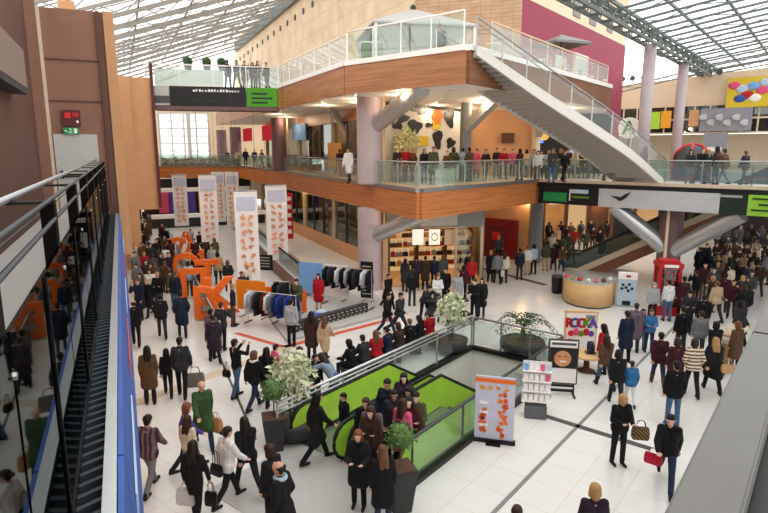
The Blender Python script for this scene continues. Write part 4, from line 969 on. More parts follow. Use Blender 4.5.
def make_pose(key):
    tl, kl, tr, kr, al, ar, lean, tilt = POSES[key]; J = {}
    pel = Vector((0, 0, .94)); Rl = Matrix.Rotation(R(-lean), 3, 'X')       # lean forward (+y)
    for s, th, kn in ((-1, tl, kl), (1, tr, kr)):
        h = pel + Vector((s * .085, 0, -.02)); k = h + vd(th, 2, s) * .43; a = k + vd(th - kn, 1, s) * .42; J[s] = [h, k, a]
    dz = min(J[-1][2].z, J[1][2].z) - .085
    if key == 'sit': dz = J[1][2].z - .085
    up = lambda v: pel + Rl @ (v - pel)
    chest = up(Vector((0, .0, 1.28))); waist = up(Vector((0, .01, 1.08))); nk = up(Vector((0, -.015, 1.45)))
    hd = nk + Matrix.Rotation(R(-tilt - lean * .45), 3, 'X') @ Vector((0, .03, .15))
    for s, (sw, ab, el) in ((-1, al), (1, ar)):
        sh = up(Vector((s * .165, -.01, 1.395))); sw2 = sw + lean * .4; e = sh + vd(sw2, ab, s) * .28
        inn = Vector((-s * math.sin(R(min(el, 90) * .32)), 0, 0)); f = (vd(sw2 + el, ab * .3, s) + inn).normalized(); w = e + f * .25; J[s] += [sh, e, w, f]
    ofs = Vector((0, 0, -dz))
    for s in (-1, 1): J[s] = [v + ofs for v in J[s][:6]] + [J[s][6]]
    pel, chest, waist, nk, hd = [v + ofs for v in (pel, chest, waist, nk, hd)]
    Ht = Matrix.Rotation(R(-tilt - lean * .45), 3, 'X')
    # body
    b = MB()
    for s in (-1, 1):
        h, k, a, sh, e, w, f = J[s]
        rc(b, h, k, .082, .052); rc(b, k, a, .052, .036); rc(b, sh, e, .047, .036); rc(b, e, w, .037, .024)
        rc(b, pel + Vector((s * .05, 0, 0)), waist + Vector((s * .04, 0, 0)), .1, .09); rc(b, waist + Vector((s * .04, 0, 0)), chest + Vector((s * .065, 0, 0)), .09, .1)
        rc(b, chest + Vector((s * .06, 0, .03)), sh, .09, .05); rc(b, nk + Vector((s * .02, 0, -.05)), sh + Vector((0, 0, -.01)), .042, .04)
        # foot
        kdir = Vector((0, 1, -.0)) if key in ('sit',) or a.z < .2 else Vector((0, .8, -.6)); heel = a + Vector((0, -.02, -.045)); rc(b, a, heel, .036, .034); rc(b, heel, heel + kdir * .16, .034, .026)
        # hand: palm, four fingers, thumb
        side = f.cross(Vector((0, 1, 0)) if abs(f.y) < .8 else Vector((0, 0, 1))).normalized(); nrm = side.cross(f).normalized()
        for o_ in (-.024, 0, .024): rc(b, w + f * .015, w + f * .08 + side * o_, .017, .014, 8)
        for i, L_ in enumerate((.058, .07, .066, .05)):
            r0 = w + f * .08 + side * (-.033 + .022 * i); r1 = r0 + (f + nrm * .35).normalized() * L_ * .55; rc(b, r0, r1, .0105, .0095, 7); rc(b, r1, r1 + (f * .7 + nrm * .8).normalized() * L_ * .5, .0095, .008, 7)
        rc(b, w + f * .025 + side * -.03, w + f * .07 + side * -.058 + nrm * .02, .013, .0105, 7); rc(b, w + f * .07 + side * -.058 + nrm * .02, w + f * .1 + side * -.05 + nrm * .035, .0105, .009, 7)
        q = hd + Ht @ Vector((s * .073, -.01, -.01)); rc(b, q, q + Ht @ Vector((s * .008, -.012, .03)), .012, .013, 7)      # ear
    rc(b, nk + Vector((0, -.01, -.06)), hd + Ht @ Vector((0, -.015, -.06)), .06, .055)
    H = lambda x, y, z: hd + Ht @ Vector((x, y, z))
    rc(b, H(0, -.02, .035), H(0, .022, .03), .083, .078); rc(b, H(0, .025, -.015), H(0, .035, -.075), .066, .042); rc(b, H(0, .09, .0), H(0, .104, -.026), .01, .015, 7); rc(b, H(-.02, .083, -.058), H(.02, .083, -.058), .009, .009, 7)
    P = PARTS.setdefault(key, {}); P['body'] = solid(b, 'body', .0095, 2)
    def shell(z, name, vox=.014): return solid(z, name, vox, 3)
    # jacket / sweater / coat
    def torso(g, hem, sl=.0):
        m = MB()
        for s in (-1, 1):
            h, k, a, sh, e, w, f = J[s]; w2 = e.lerp(w, .93)
            rc(m, sh + Vector((-s * .01, 0, 0)), e, .062 + g, .054 + g); rc(m, e, w2, .053 + g, .042 + g * .8)
            rc(m, chest + Vector((s * .075, 0, .02)), sh + Vector((-s * .01, 0, 0)), .105 + g, .068 + g)
            rc(m, waist + Vector((s * .05, 0, 0)), chest + Vector((s * .075, 0, 0)), .108 + g, .118 + g)
            rc(m, pel + Vector((s * .055, 0, -.02)), waist + Vector((s * .05, 0, 0)), .122 + g, .11 + g)
            rc(m, nk + Vector((s * .025, 0, -.05)), nk + Vector((s * .02, .0, .0)), .062 + g * .5, .056 + g * .4)
        if hem > 0:
            n_ = 6
            for i in range(n_ + 1):
                u = i / n_; hp = J[-1][0].lerp(J[1][0], u); kp = J[-1][1].lerp(J[1][1], u); hp.y -= .01
                rc(m, hp, hp.lerp(kp, hem), .118 + g, .1 + g + .03 * hem)
        return m
    P['sweater'] = shell(torso(.002, 0), 'sweater'); P['jacket'] = shell(torso(.016, .12), 'jacket'); P['coat'] = shell(torso(.018, .82), 'coat', .016)
    m = MB()
    for s in (-1, 1):
        h, k, a = J[s][:3]; rc(m, h, k, .096, .068); rc(m, k, a.lerp(k, .03), .066, .058); rc(m, pel + Vector((s * .055, 0, -.02)), pel + Vector((s * .05, 0, .06)), .112, .105)
    P['trousers'] = shell(m, 'trousers')
    m = MB()
    for i in range(7):
        u = i / 6; hp = J[-1][0].lerp(J[1][0], u); kp = J[-1][1].lerp(J[1][1], u); rc(m, hp, hp.lerp(kp, .85), .112, .1)
    for s in (-1, 1): rc(m, pel + Vector((s * .055, 0, -.02)), pel + Vector((s * .05, 0, .06)), .112, .105)
    P['skirt'] = shell(m, 'skirt')
    for s, nm in ((-1, 'shoeL'), (1, 'shoeR')):
        k, a = J[s][1:3]; m = MB(); kd = Vector((0, 1, 0)) if a.z < .2 else Vector((0, .8, -.6)); heel = a + Vector((0, -.025, -.045))
        rc(m, a + Vector((0, 0, .03)), heel, .05, .045); rc(m, heel, heel + kd * .19, .046, .036); rc(m, heel + Vector((0, 0, -.02)), heel + kd * .19 + Vector((0, 0, -.015)), .03, .03)
        P[nm] = shell(m, 'shoe', .012)
        m2 = MB(); rc(m2, a.lerp(k, .55), a, .074, .06); rc(m2, a, heel, .055, .047); rc(m2, heel, heel + kd * .19, .047, .037); P[nm.replace('shoe', 'boot')] = shell(m2, 'boot', .014)
    # hair
    m = MB(); rc(m, H(0, -.03, .045), H(0, .008, .052), .093, .085); rc(m, H(0, -.045, .03), H(0, -.05, -.04), .08, .062); P['short'] = solid(m, 'hair', .012, 2)
    m = MB(); rc(m, H(0, -.03, .05), H(0, .0, .055), .096, .088); rc(m, H(0, -.045, .03), H(0, -.075, -.12), .09, .085)
    for s in (-1, 1): rc(m, H(s * .06, -.01, .03), H(s * .075, -.03, -.13), .04, .04); rc(m, H(s * .04, -.07, -.08), H(s * .05, -.105, -.27), .065, .05)
    P['long'] = solid(m, 'hair', .012, 2)
    m = MB(); rc(m, H(0, -.03, .05), H(0, .0, .055), .102, .094); rc(m, H(0, -.04, .02), H(0, -.05, -.07), .1, .085)
    for s in (-1, 1): rc(m, H(s * .06, -.01, .03), H(s * .075, -.015, -.07), .045, .042)
    P['bob'] = solid(m, 'hair', .012, 2)
    m = MB(); rc(m, H(0, -.03, .045), H(0, .005, .05), .093, .085); rc(m, H(0, -.045, .03), H(0, -.05, -.03), .08, .062); rc(m, H(0, -.13, .02), H(0, -.14, .03), .045, .045); P['bun'] = solid(m, 'hair', .012, 2)
    m = MB()
    for s in (-1, 1): rc(m, H(s * .07, -.02, .03), H(s * .055, -.07, .02), .022, .036); rc(m, H(s * .055, -.07, .02), H(s * .04, -.07, -.04), .036, .04)
    rc(m, H(-.04, -.085, .02), H(.04, -.085, .02), .042, .042); P['balding'] = solid(m, 'hair', .011, 2)
    m = MB(); rc(m, H(0, -.03, .06), H(0, .005, .065), .1, .094); rc(m, H(0, -.045, .02), H(0, -.05, .0), .09, .08); P['cap'] = solid(m, 'cap', .012, 2)
    m = MB()
    for i in range(12):
        a, a2 = 2 * math.pi * i / 12, 2 * math.pi * (i + 1) / 12; c = nk + Vector((0, .01, .0)); rc(m, c + Vector((.085 * math.cos(a), .085 * math.sin(a), .0)), c + Vector((.085 * math.cos(a2), .085 * math.sin(a2), .0)), .04, .04, 8)
    rc(m, nk + Vector((.04, .1, 0)), chest + Vector((.05, .15, -.06)), .04, .035, 8); P['scarf'] = solid(m, 'scarf', .013, 2)
    m = MB(); m.ball(H(-.032, .08, .012), .008, 8, 6); P['eyeL'] = m.mesh('eye', True); m = MB(); m.ball(H(.032, .08, .012), .008, 8, 6); P['eyeR'] = m.mesh('eye', True)
    m = MB(); rc(m, H(-.02, .089, -.058), H(.02, .089, -.058), .006, .006, 6); P['mouth'] = m.mesh('mouth', True)
    P['hand'] = {s: J[s][5] + J[s][6] * .09 for s in (-1, 1)}; P['hip'] = pel
    mset = {'body': 'skin', 'short': 'hair', 'long': 'hair', 'bob': 'hair', 'bun': 'hair', 'balding': 'hair', 'eyeL': 'hair', 'eyeR': 'hair', 'mouth': 'skin', 'shoeL': 'leather', 'shoeR': 'leather', 'bootL': 'leather', 'bootR': 'leather'}
    for k_, me in list(P.items()):
        if isinstance(me, bpy.types.Mesh): me.materials.clear(); me.materials.append(MATS[mset.get(k_, 'cloth')])
for key in POSES: make_pose(key)
def variant(mesh, m):
    c = mesh.copy(); c.materials.clear(); c.materials.append(MATS[m]); return c
CC = {'black': '#111114', 'near-black': '#1a1a1d', 'charcoal': '#2c2d31', 'navy': '#1b2338', 'dark brown': '#3a2820', 'brown': '#5d432e', 'tan': '#b0885c', 'maroon': '#40191f', 'red': '#b01826', 'grey': '#76777b',
      'dark grey': '#46474b', 'light grey': '#a9aaae', 'white': '#e6e4e2', 'cream': '#dccfb8', 'olive': '#4c5034', 'dark green': '#3c5734', 'blue': '#3a74a8', 'pink': '#d4567e', 'purple': '#54409a', 'beige': '#c3a887',
      'blue denim': '#4b6484', 'dark denim': '#27324a', 'pale denim': '#8495ab', 'orange': '#d9622a', 'plum': '#2e2230', 'teal': '#2a5d66', 'pale blue': '#a8bdd2', 'mauve grey': '#6d5c66'}
HAIRC = {'dark': '#17100d', 'brown': '#3b2418', 'blonde': '#b8905a', 'ginger': '#7b4a2b', 'grey': '#9a958e', 'black': '#0d0a09', 'light brown': '#6a4830'}
SKIN = ['#d8b09a', '#cfa38c', '#e0bca6', '#c79a80']
ALLP = []
def child(mesh, name, parent, col):
    o = bpy.data.objects.new(name, mesh); COL.objects.link(o); o.parent = parent; o.color = lin(col); return o
def person(pos, az, pose='walk', top='jacket', tc='black', bot='trousers', bc='black', hair='short', hc='dark', h=1.72, label=None, group=None, shoe='#121214', boots=False, scarf=None, flip=False, face=False, topmat=None, cap=None):
    P = PARTS[pose]; t = thing('person', label or '', 'person', pos, -R(az), group); s = h / 1.72
    t.scale = (-s if flip else s, s, s); g = rng
    child(P['body'], 'body', t, g.choice(SKIN))
    me = P[top] if not topmat else variant(P[top], topmat); child(me, top, t, CC[tc]); child(P[bot], bot, t, CC[bc])
    if cap: child(P['cap'], 'cap', t, CC[cap])
    else: child(P[hair], 'hair', t, HAIRC[hc])
    for q in ('L', 'R'): child(P[('boot' if boots else 'shoe') + q], 'boot' if boots else 'shoe', t, shoe)
    if scarf: child(P['scarf'], 'scarf', t, CC[scarf])
    if face:
        for q in ('eyeL', 'eyeR'): child(P[q], 'eye', t, '#17100d')
        child(P['mouth'], 'mouth', t, '#9a4a44')
    ALLP.append(t); t['pz'] = pos[2]
    return t
def hand_of(t, pose, side=1, out=.0):
    fl = t.scale[0] < 0; v = PARTS[pose]['hand'][-side if fl else side]
    return Vector(t.location) + Matrix.Rotation(t.rotation_euler.z, 3, 'Z') @ Vector((v.x * t.scale[0] + (out * side), v.y * t.scale[1], v.z * t.scale[2]))
def bag(kind, pos, az, label, col, w=.34, h=.3, d=.12, drop=.22, m='leather'):
    """a bag hanging from the point pos"""
    t = thing(kind, label, 'bag', (pos[0], pos[1], pos[2] - drop - h), -R(az))
    b = MB(); vs = []
    for z, k in ((0, .86), (.04, 1), (h * .6, 1.0), (h, .92)): vs += [(i * w * k / 2, j * d * k / 2 * (1 if z < h else .6), z) for i, j in ((-1, -1), (1, -1), (1, 1), (-1, 1))]
    b.add(vs, [(0, 3, 2, 1), (12, 13, 14, 15)] + [(4 * i + k, 4 * i + (k + 1) % 4, 4 * i + 4 + (k + 1) % 4, 4 * i + 4 + k) for i in range(3) for k in range(4)])
    o = b.build('bag_body', m, t, bevel=.012); o.color = lin(col)
    for j in (-1, 1):
        o = MB().tube([(-w * .28, j * d * .25, h - .01), (-w * .2, j * d * .2, h + drop * .8), (0, 0, h + drop), (w * .2, j * d * .2, h + drop * .8), (w * .28, j * d * .25, h - .01)], .008, 6).build('strap', m, t, True); o.color = lin(col)
    return t
G = lambda px, py, z=0.0: at(px, py, z)
def Hd(px, py, h=1.72, z=0.0):                      # where someone stands whose crown shows at px, py
    p = at(px, py, z + h); return Vector((p.x, p.y, z))
def who(*a, **k): return person(*a, **k)

# --- the left foreground
q = who(G(151, 404), -18, 'stand', 'coat', 'brown', 'trousers', 'near-black', 'long', 'dark', 1.68, 'person in a belted tan-brown knee coat holding a child by the hand', boots=True)
who(G(169, 396), -18, 'walk', 'sweater', 'black', 'trousers', 'black', 'long', 'black', 1.46, 'slim young person all in black between the tan coat and the checked bag')
q = who(G(183, 397), -12, 'carry', 'jacket', 'charcoal', 'trousers', 'black', 'short', 'dark', 1.8, 'tall person in dark grey shirt carrying a big checked shopping bag')
bag('shopping_bag', hand_of(q, 'carry', 1, .1), -12, 'large dark checked shopping bag beside the tall person in grey', '#8a7f7a', .5, .42, .16, .2, 'cloth_check')
q = who(G(205, 447), 150, 'walk', 'coat', 'dark green', 'trousers', 'dark denim', 'balding', 'grey', 1.74, 'person in a long green parka with a tan paper bag', face=True)
bag('paper_bag', G(213, 447) + Vector((.12, -.05, .92)), 30, 'tan paper shopping bag carried by the person in green', '#b98a55', .34, .36, .14, .14, 'leather')
who(G(189, 470), 60, 'walk', 'sweater', 'purple', 'trousers', 'charcoal', 'bob', 'ginger', 1.62, 'person in a bright purple top in front of the green parka')
who(G(191, 482), 20, 'stand', 'sweater', 'cream', 'trousers', 'grey', 'long', 'brown', 1.5, 'short person in cream, mostly hidden behind a black-clad shopper', )
q = who(G(152, 491), 8, 'walk', 'jacket', 'mauve grey', 'trousers', 'grey', 'short', 'dark', 1.72, 'person in brown striped padded vest and grey trousers near the blue boards', topmat='cloth_vest')
q = who(G(197, 524), 4, 'carry', 'sweater', 'black', 'trousers', 'black', 'long', 'dark', 1.7, 'long-haired shopper in black with a clear plastic bag and a handbag')
bag('plastic_bag', hand_of(q, 'carry', -1), 10, 'pale plastic bag in the hand of a black-clad shopper, bottom left', '#c9cdd6', .36, .34, .16, .1, 'leather')
bag('handbag', hand_of(q, 'carry', 1), 10, 'black handbag held by the shopper with the plastic bag', '#121214', .24, .3, .1, .2)
q = who(G(229, 503), 42, 'walk', 'jacket', 'white', 'trousers', 'near-black', 'bun', 'dark', 1.68, 'person in a white jacket with black shoulder bag across the back')
bag('shoulder_bag', Vector(q.location) + Vector((-.14, -.22, 1.28)), 30, 'black shoulder bag on the white-jacketed person', '#111114', .28, .24, .1, .3)
who(G(249, 492), -35, 'stride', 'jacket', 'black', 'trousers', 'near-black', 'long', 'dark', 1.72, 'person in black walking beside the white jacket, stepping left')
q = who(Hd(281, 462, 1.8), -70, 'pocket', 'coat', 'black', 'trousers', 'charcoal', 'balding', 'dark', 1.8, 'balding person in a black coat and pale blue shirt, cut by bottom edge', scarf='pale blue', face=True)
who(Hd(271, 459, 1.7) + Vector((-.1, .45, 0)), -60, 'stand', 'jacket', 'near-black', 'trousers', 'black', 'bob', 'brown', 1.7, 'dark-haired person close behind the balding person, bottom edge')
q = who(G(238, 397), 40, 'photo', 'sweater', 'black', 'trousers', 'blue denim', 'short', 'dark', 1.74, 'person in black sweater and jeans with both arms raised taking a picture')
bag('camera_bag', Vector(q.location) + Vector((-.28, -.05, 1.1)), 30, 'small black camera bag at the hip of the picture-taker', '#101012', .24, .22, .12, .25)
who(G(255, 409), 30, 'walk', 'jacket', 'black', 'trousers', 'dark denim', 'bob', 'light brown', 1.7, 'person in black over a white shirt left of the pale tree', scarf='white')
who(G(268, 405), 10, 'carry', 'coat', 'near-black', 'trousers', 'black', 'long', 'dark', 1.68, 'person in a long black coat right beside the pale tree')
who(G(276, 392), 60, 'walk', 'jacket', 'pink', 'trousers', 'dark denim', 'short', 'dark', 1.5, 'small person in pale pink with a dark vest behind the pale tree')
who(G(137, 346), -20, 'walk', 'jacket', 'black', 'trousers', 'black', 'balding', 'dark', 1.75, 'person in black at the left wall, nearest the blue boards')
who(G(163, 338), -22, 'walk', 'jacket', 'near-black', 'trousers', 'charcoal', 'short', 'dark', 1.74, 'person in short black jacket alone on the left walkway', )
who(G(183, 337), -20, 'pocket', 'coat', 'navy', 'trousers', 'dark denim', 'short', 'dark', 1.8, 'broad person in a navy coat seen from behind on the left walkway')
who(G(213, 358), 20, 'stand', 'jacket', 'mauve grey', 'trousers', 'near-black', 'short', 'dark', 1.72, 'person in dusky mauve jacket by the end of the letter railing')
who(G(223, 350), 10, 'phone', 'jacket', 'charcoal', 'trousers', 'black', 'short', 'brown', 1.74, 'person in dark grey jacket phoning by the end of the letter railing')
who(G(208, 372) + Vector((0, .8, 0)), -30, 'carry', 'coat', 'plum', 'trousers', 'near-black', 'bun', 'dark', 1.66, 'person in a plum coat left of the stall stripe')
# --- round the stall
who(G(298, 321, .12), 200, 'hands', 'jacket', 'olive', 'trousers', 'pale denim', 'short', 'dark', 1.76, 'person in an olive top and pale jeans on the stall by the orange panel')
who(G(319, 312, .12), 190, 'stand', 'coat', 'red', 'skirt', 'black', 'long', 'black', 1.68, 'person in a red coat and black dress in front of the blue panel')
who(G(292, 346), 10, 'stand', 'jacket', 'light grey', 'trousers', 'black', 'short', 'dark', 1.74, 'person in grey with black rucksack straps on the red floor stripe')
who(G(312, 360), 0, 'stand', 'coat', 'dark brown', 'trousers', 'black', 'long', 'dark', 1.68, 'person in long dark brown coat just below the stall')
who(G(325, 362), 25, 'walk', 'coat', 'beige', 'trousers', 'near-black', 'long', 'light brown', 1.6, 'person in a beige coat just below the stall')
who(G(387, 336), 120, 'walk', 'jacket', 'black', 'trousers', 'dark denim', 'short', 'dark', 1.74, 'left one of a walking pair in black right of the stall', )
who(G(399, 335), 130, 'stride', 'jacket', 'charcoal', 'trousers', 'dark denim', 'short', 'dark', 1.78, 'right one of a walking pair, charcoal jacket and jeans, by the stall')
who(G(335, 409), 290, 'lean', 'jacket', 'pale denim', 'trousers', 'blue denim', 'long', 'brown', 1.68, 'person in a jean jacket bending over behind the twin-rail railing')
# --- behind the railing and on the landing
who(G(300, 401), 120, 'hands', 'jacket', 'olive', 'trousers', 'dark brown', 'bob', 'brown', 1.6, 'person in olive standing right behind the pale tree')
who(G(316, 408), 140, 'stand', 'sweater', 'near-black', 'trousers', 'black', 'long', 'dark', 1.55, 'dark-haired person behind the left green balustrade')
who(G(317, 462), 60, 'walk', 'coat', 'near-black', 'trousers', 'black', 'long', 'black', 1.72, 'person in long black coat walking on the grey landing')
who(G(344, 456) + Vector((0, .3, 0)), 240, 'stand', 'jacket', 'black', 'trousers', 'grey', 'short', 'dark', 1.42, 'boy-sized person in a black jacket on the grey landing', face=True)
who(G(359, 507), 188, 'hands', 'coat', 'near-black', 'trousers', 'black', 'long', 'ginger', 1.66, 'person in black with clasped hands facing the camera before the escalator', face=True, scarf='black')
who(Hd(383, 447, 1.66), -15, 'stand', 'coat', 'black', 'trousers', 'dark denim', 'long', 'light brown', 1.66, 'person with back turned beside the clasped-hands person and the topiary')
ESC = [(404, 374, 'coat', 'plum', 190, 'person in a purple-black coat on the far escalator landing'), (371, 408, 'jacket', 'dark brown', 200, 'person in dark brown with arms folded among the escalator crowd'),
       (388, 379, 'jacket', 'navy', 205, 'tall person in a navy suit in the middle of the escalator crowd'), (403, 424, 'jacket', 'pink', 170, 'child in a bright pink top at the near green balustrade'),
       (372, 437 - 34, 'coat', 'mauve grey', 195, 'person in dusky grey just behind the clasped hands person'), (366, 399, 'jacket', 'black', 190, 'dark figure left of the navy suit on the escalator'),
       (417, 399, 'coat', 'maroon', 200, 'person in maroon on the escalator right of the navy suit'), (394, 388 + 3, 'jacket', 'charcoal', 180, 'person in charcoal just behind the navy suit'),
       (427, 396, 'jacket', 'olive', 200, 'person in olive at the right end of the escalator crowd'), (431, 410, 'jacket', 'pink', 40, 'person with pink scarf bending over the near balustrade'),
       (381, 398, 'jacket', 'black', 200, 'short person half hidden left of the pink child'), (409, 388, 'coat', 'black', 205, 'person in black coat at the back of the escalator crowd')]
for k, (px, py, tp, c, az, lb) in enumerate(ESC):
    h = 1.25 if 'child' in lb else 1.78 if 'tall' in lb else 1.5 if 'short' in lb else 1.7
    p = Hd(px, py, h, .03); s_ = p.x * AS[0] + p.y * AS[1]; w_ = p.x * AW[0] + p.y * AW[1]
    w_ = min(w_, -6.75); w_ = max(w_, -9.25)
    if -8.32 < w_ < -7.75: w_ = -7.7 if w_ > -8.03 else -8.38
    z = .05 if s_ < 12.4 else .05 - (s_ - 12.4) * .58; pp = PA(s_, w_, z)
    who(pp, az, ['hands', 'stand', 'pocket', 'stand'][k % 4], tp, c, 'trousers', ['black', 'near-black', 'charcoal'][k % 3], ['long', 'bob', 'short', 'long', 'bob', 'short', 'long', 'short', 'short', 'long', 'short', 'bob'][k], ['dark', 'brown', 'dark', 'black'][k % 4], h, lb, face=(k in (2, 1, 4)))
# seated along the back of the railing
SEAT = [(347, 373, 'black', 'leftmost of the seated row'), (358, 370, 'charcoal', 'second in the seated row'), (369, 367, 'red', 'in red, third in the seated row'), (381, 362, 'navy', 'fourth in the seated row'),
        (393, 357, 'dark brown', 'fifth in the seated row'), (403, 352, 'black', 'sixth in the seated row'), (419, 345, 'near-black', 'seventh in the seated row'), (434, 340, 'red', 'in red by the far end of the twin-rail railing')]
bp_ = [G(345, 384), G(437, 345)]; bd = (bp_[1] - bp_[0]); bt_ = thing('bench', 'long dark bench behind the twin-rail railing', 'bench', bp_[0])
MB().beam(bp_[0] + Vector((0, 0, .42)), bp_[1] + Vector((0, 0, .42)), .5, .08).build('seat', 'charcoal', bt_, off=bp_[0])
for k in range(5): q = bp_[0] + bd * (.04 + .23 * k); MB().beam(q, q + Vector((0, 0, .4)), .4, .08).build('leg', 'steel_dark', bt_, off=bp_[0])
for k, (px, py, c, lb) in enumerate(SEAT):
    q = bp_[0] + bd * (.06 + .122 * k)
    t = who(Vector((q.x, q.y, 0)), 300 + 20 * (k % 3), 'sit', 'jacket', c, 'trousers', ['black', 'dark denim', 'charcoal'][k % 3], ['bob', 'short', 'long', 'short'][k % 4], ['dark', 'brown', 'light brown'][k % 3], 1.68, 'seated person in %s, %s' % (c, lb))
# --- right foreground
q = who(G(617, 464), 175, 'hands', 'jacket', 'black', 'trousers', 'near-black', 'bob', 'blonde', 1.68, 'blonde-haired person in black with a tan and black bag walking forward', face=True)
bag('handbag', Vector(q.location) + Vector((.42, -.1, 1.12)), 10, 'tan and black bag on the arm of the blonde-haired person', '#8d7550', .36, .3, .14, .16, 'cloth_check')
q = who(G(664, 487), 205, 'stride', 'jacket', 'black', 'trousers', 'dark denim', 'short', 'black', 1.76, 'person in black jacket and jeans striding along the parapet', face=True)
bag('shopping_bag', Vector(q.location) + Vector((-.34, -.1, .95)), 40, 'bright red bag swinging from the striding person', '#b01430', .34, .24, .1, .12)
who(Hd(596, 486, 1.66), 5, 'stand', 'jacket', 'plum', 'trousers', 'black', 'bob', 'blonde', 1.66, 'blonde-haired person in dark plum at the bottom edge')
who(Hd(517, 508, 1.7), 20, 'stand', 'jacket', 'dark brown', 'trousers', 'black', 'short', 'brown', 1.7, 'brown-haired head just rising over the bottom edge')
RF = [(604, 388, -5, 'walk', 'jacket', 'brown', 'blue denim', 'long', 'brown', 1.68, 'person in brown top and jeans beside the colourful poster', {'boots': True}),
      (601, 375, -40, 'stand', 'jacket', 'red', 'near-black', 'long', 'dark', 1.66, 'person in red beside the colourful poster', {}),
      (615, 406, 10, 'walk', 'jacket', 'near-black', 'charcoal', 'bob', 'dark', 1.66, 'person in near-black walking with the child in blue', {}),
      (629, 406, 12, 'carry', 'jacket', 'blue', 'white', 'short', 'brown', 1.32, 'child in a bright blue jacket and white trousers', {}),
      (624, 362, -10, 'stand', 'coat', 'navy', 'black', 'short', 'dark', 1.76, 'person in a navy coat next to the grey-brown coat', {}),
      (633, 352, 15, 'stand', 'coat', 'mauve grey', 'charcoal', 'short', 'brown', 1.76, 'person in a grey-brown coat left of the pink child', {}),
      (640, 350, 185, 'stand', 'jacket', 'pink', 'pale denim', 'long', 'dark', 1.5, 'child in pink with pale jeans facing the camera', {}),
      (648, 352, 200, 'hands', 'jacket', 'blue', 'dark denim', 'long', 'light brown', 1.55, 'child in blue beside the pink child', {}),
      (657, 386, 15, 'walk', 'jacket', 'maroon', 'dark denim', 'short', 'dark', 1.72, 'person in a maroon jacket with brown boots', {'boots': True, 'shoe': '#5a3a22'}),
      (673, 394, 5, 'stand', 'coat', 'maroon', 'near-black', 'bob', 'brown', 1.68, 'person in a long maroon-brown coat behind the striped sweater', {}),
      (671, 427, 8, 'stand', 'jacket', 'black', 'blue denim', 'short', 'black', 1.76, 'person in black jacket and blue jeans in front of the striped sweater', {}),
      (690, 396, 10, 'pocket', 'jacket', 'cream', 'near-black', 'bob', 'brown', 1.72, 'person in a cream and brown striped sweater', {'topmat': 'cloth_striped'}),
      (711, 392, 12, 'walk', 'coat', 'near-black', 'black', 'long', 'blonde', 1.7, 'fair-haired person in a knee-length black coat by the parapet', {}),
      (679, 356, -5, 'stand', 'jacket', 'black', 'charcoal', 'short', 'dark', 1.76, 'person in a shiny black leather jacket in the mid crowd', {}),
      (697, 360, 20, 'stand', 'jacket', 'grey', 'charcoal', 'short', 'brown', 1.7, 'person in a grey hooded top', {}),
      (712, 372, 0, 'walk', 'coat', 'black', 'black', 'bob', 'dark', 1.7, 'person in a black coat next to the cream coat', {}),
      (724, 366, 60, 'lean', 'jacket', 'cream', 'tan', 'short', 'dark', 1.7, 'person bending forward in a cream jacket by the parapet', {}),
      (666, 321, 0, 'stand', 'sweater', 'white', 'blue denim', 'short', 'dark', 1.74, 'person in white top and jeans in front of the telephone box', {}),
      (651, 322, 190, 'stand', 'jacket', 'light grey', 'near-black', 'bob', 'grey', 1.66, 'grey-haired person in light grey left of the telephone box', {}),
      (681, 318, 10, 'stand', 'coat', 'maroon', 'black', 'short', 'dark', 1.78, 'tall person in maroon right of the telephone box', {}),
      (714, 322, -5, 'carry', 'jacket', 'beige', 'dark brown', 'bun', 'ginger', 1.74, 'person in a beige jacket seen from behind under the bridge', {}),
      (700, 340, 30, 'stand', 'jacket', 'black', 'near-black', 'short', 'dark', 1.74, 'dark figure above the grey hooded top', {}),
      (686, 334, 200, 'hands', 'jacket', 'charcoal', 'near-black', 'cap', 'dark', 1.72, 'person in charcoal with a dark cap beside a pushchair', {'cap': 'black'}),
      (737, 345, 10, 'walk', 'coat', 'charcoal', 'black', 'bob', 'dark', 1.7, 'person in a charcoal coat at the parapet above the cream jacket', {}),
      (733, 372, 340, 'stand', 'coat', 'brown', 'near-black', 'bob', 'ginger', 1.66, 'person in a brown coat pressed against the parapet edge', {})]
for px, py, az, po, tp, c, bc, hr, hc, h, lb, kw in RF:
    kw = dict(kw); hr2 = 'short' if hr == 'cap' else hr
    who(G(px, py), az, po, tp, c, 'trousers', bc, hr2, hc, h, lb, **kw)
bag('handbag', G(716, 392) + Vector((.1, -.25, 1.15)), 10, 'round tan handbag on the fair-haired person in the black coat', '#c49a66', .34, .26, .12, .2)
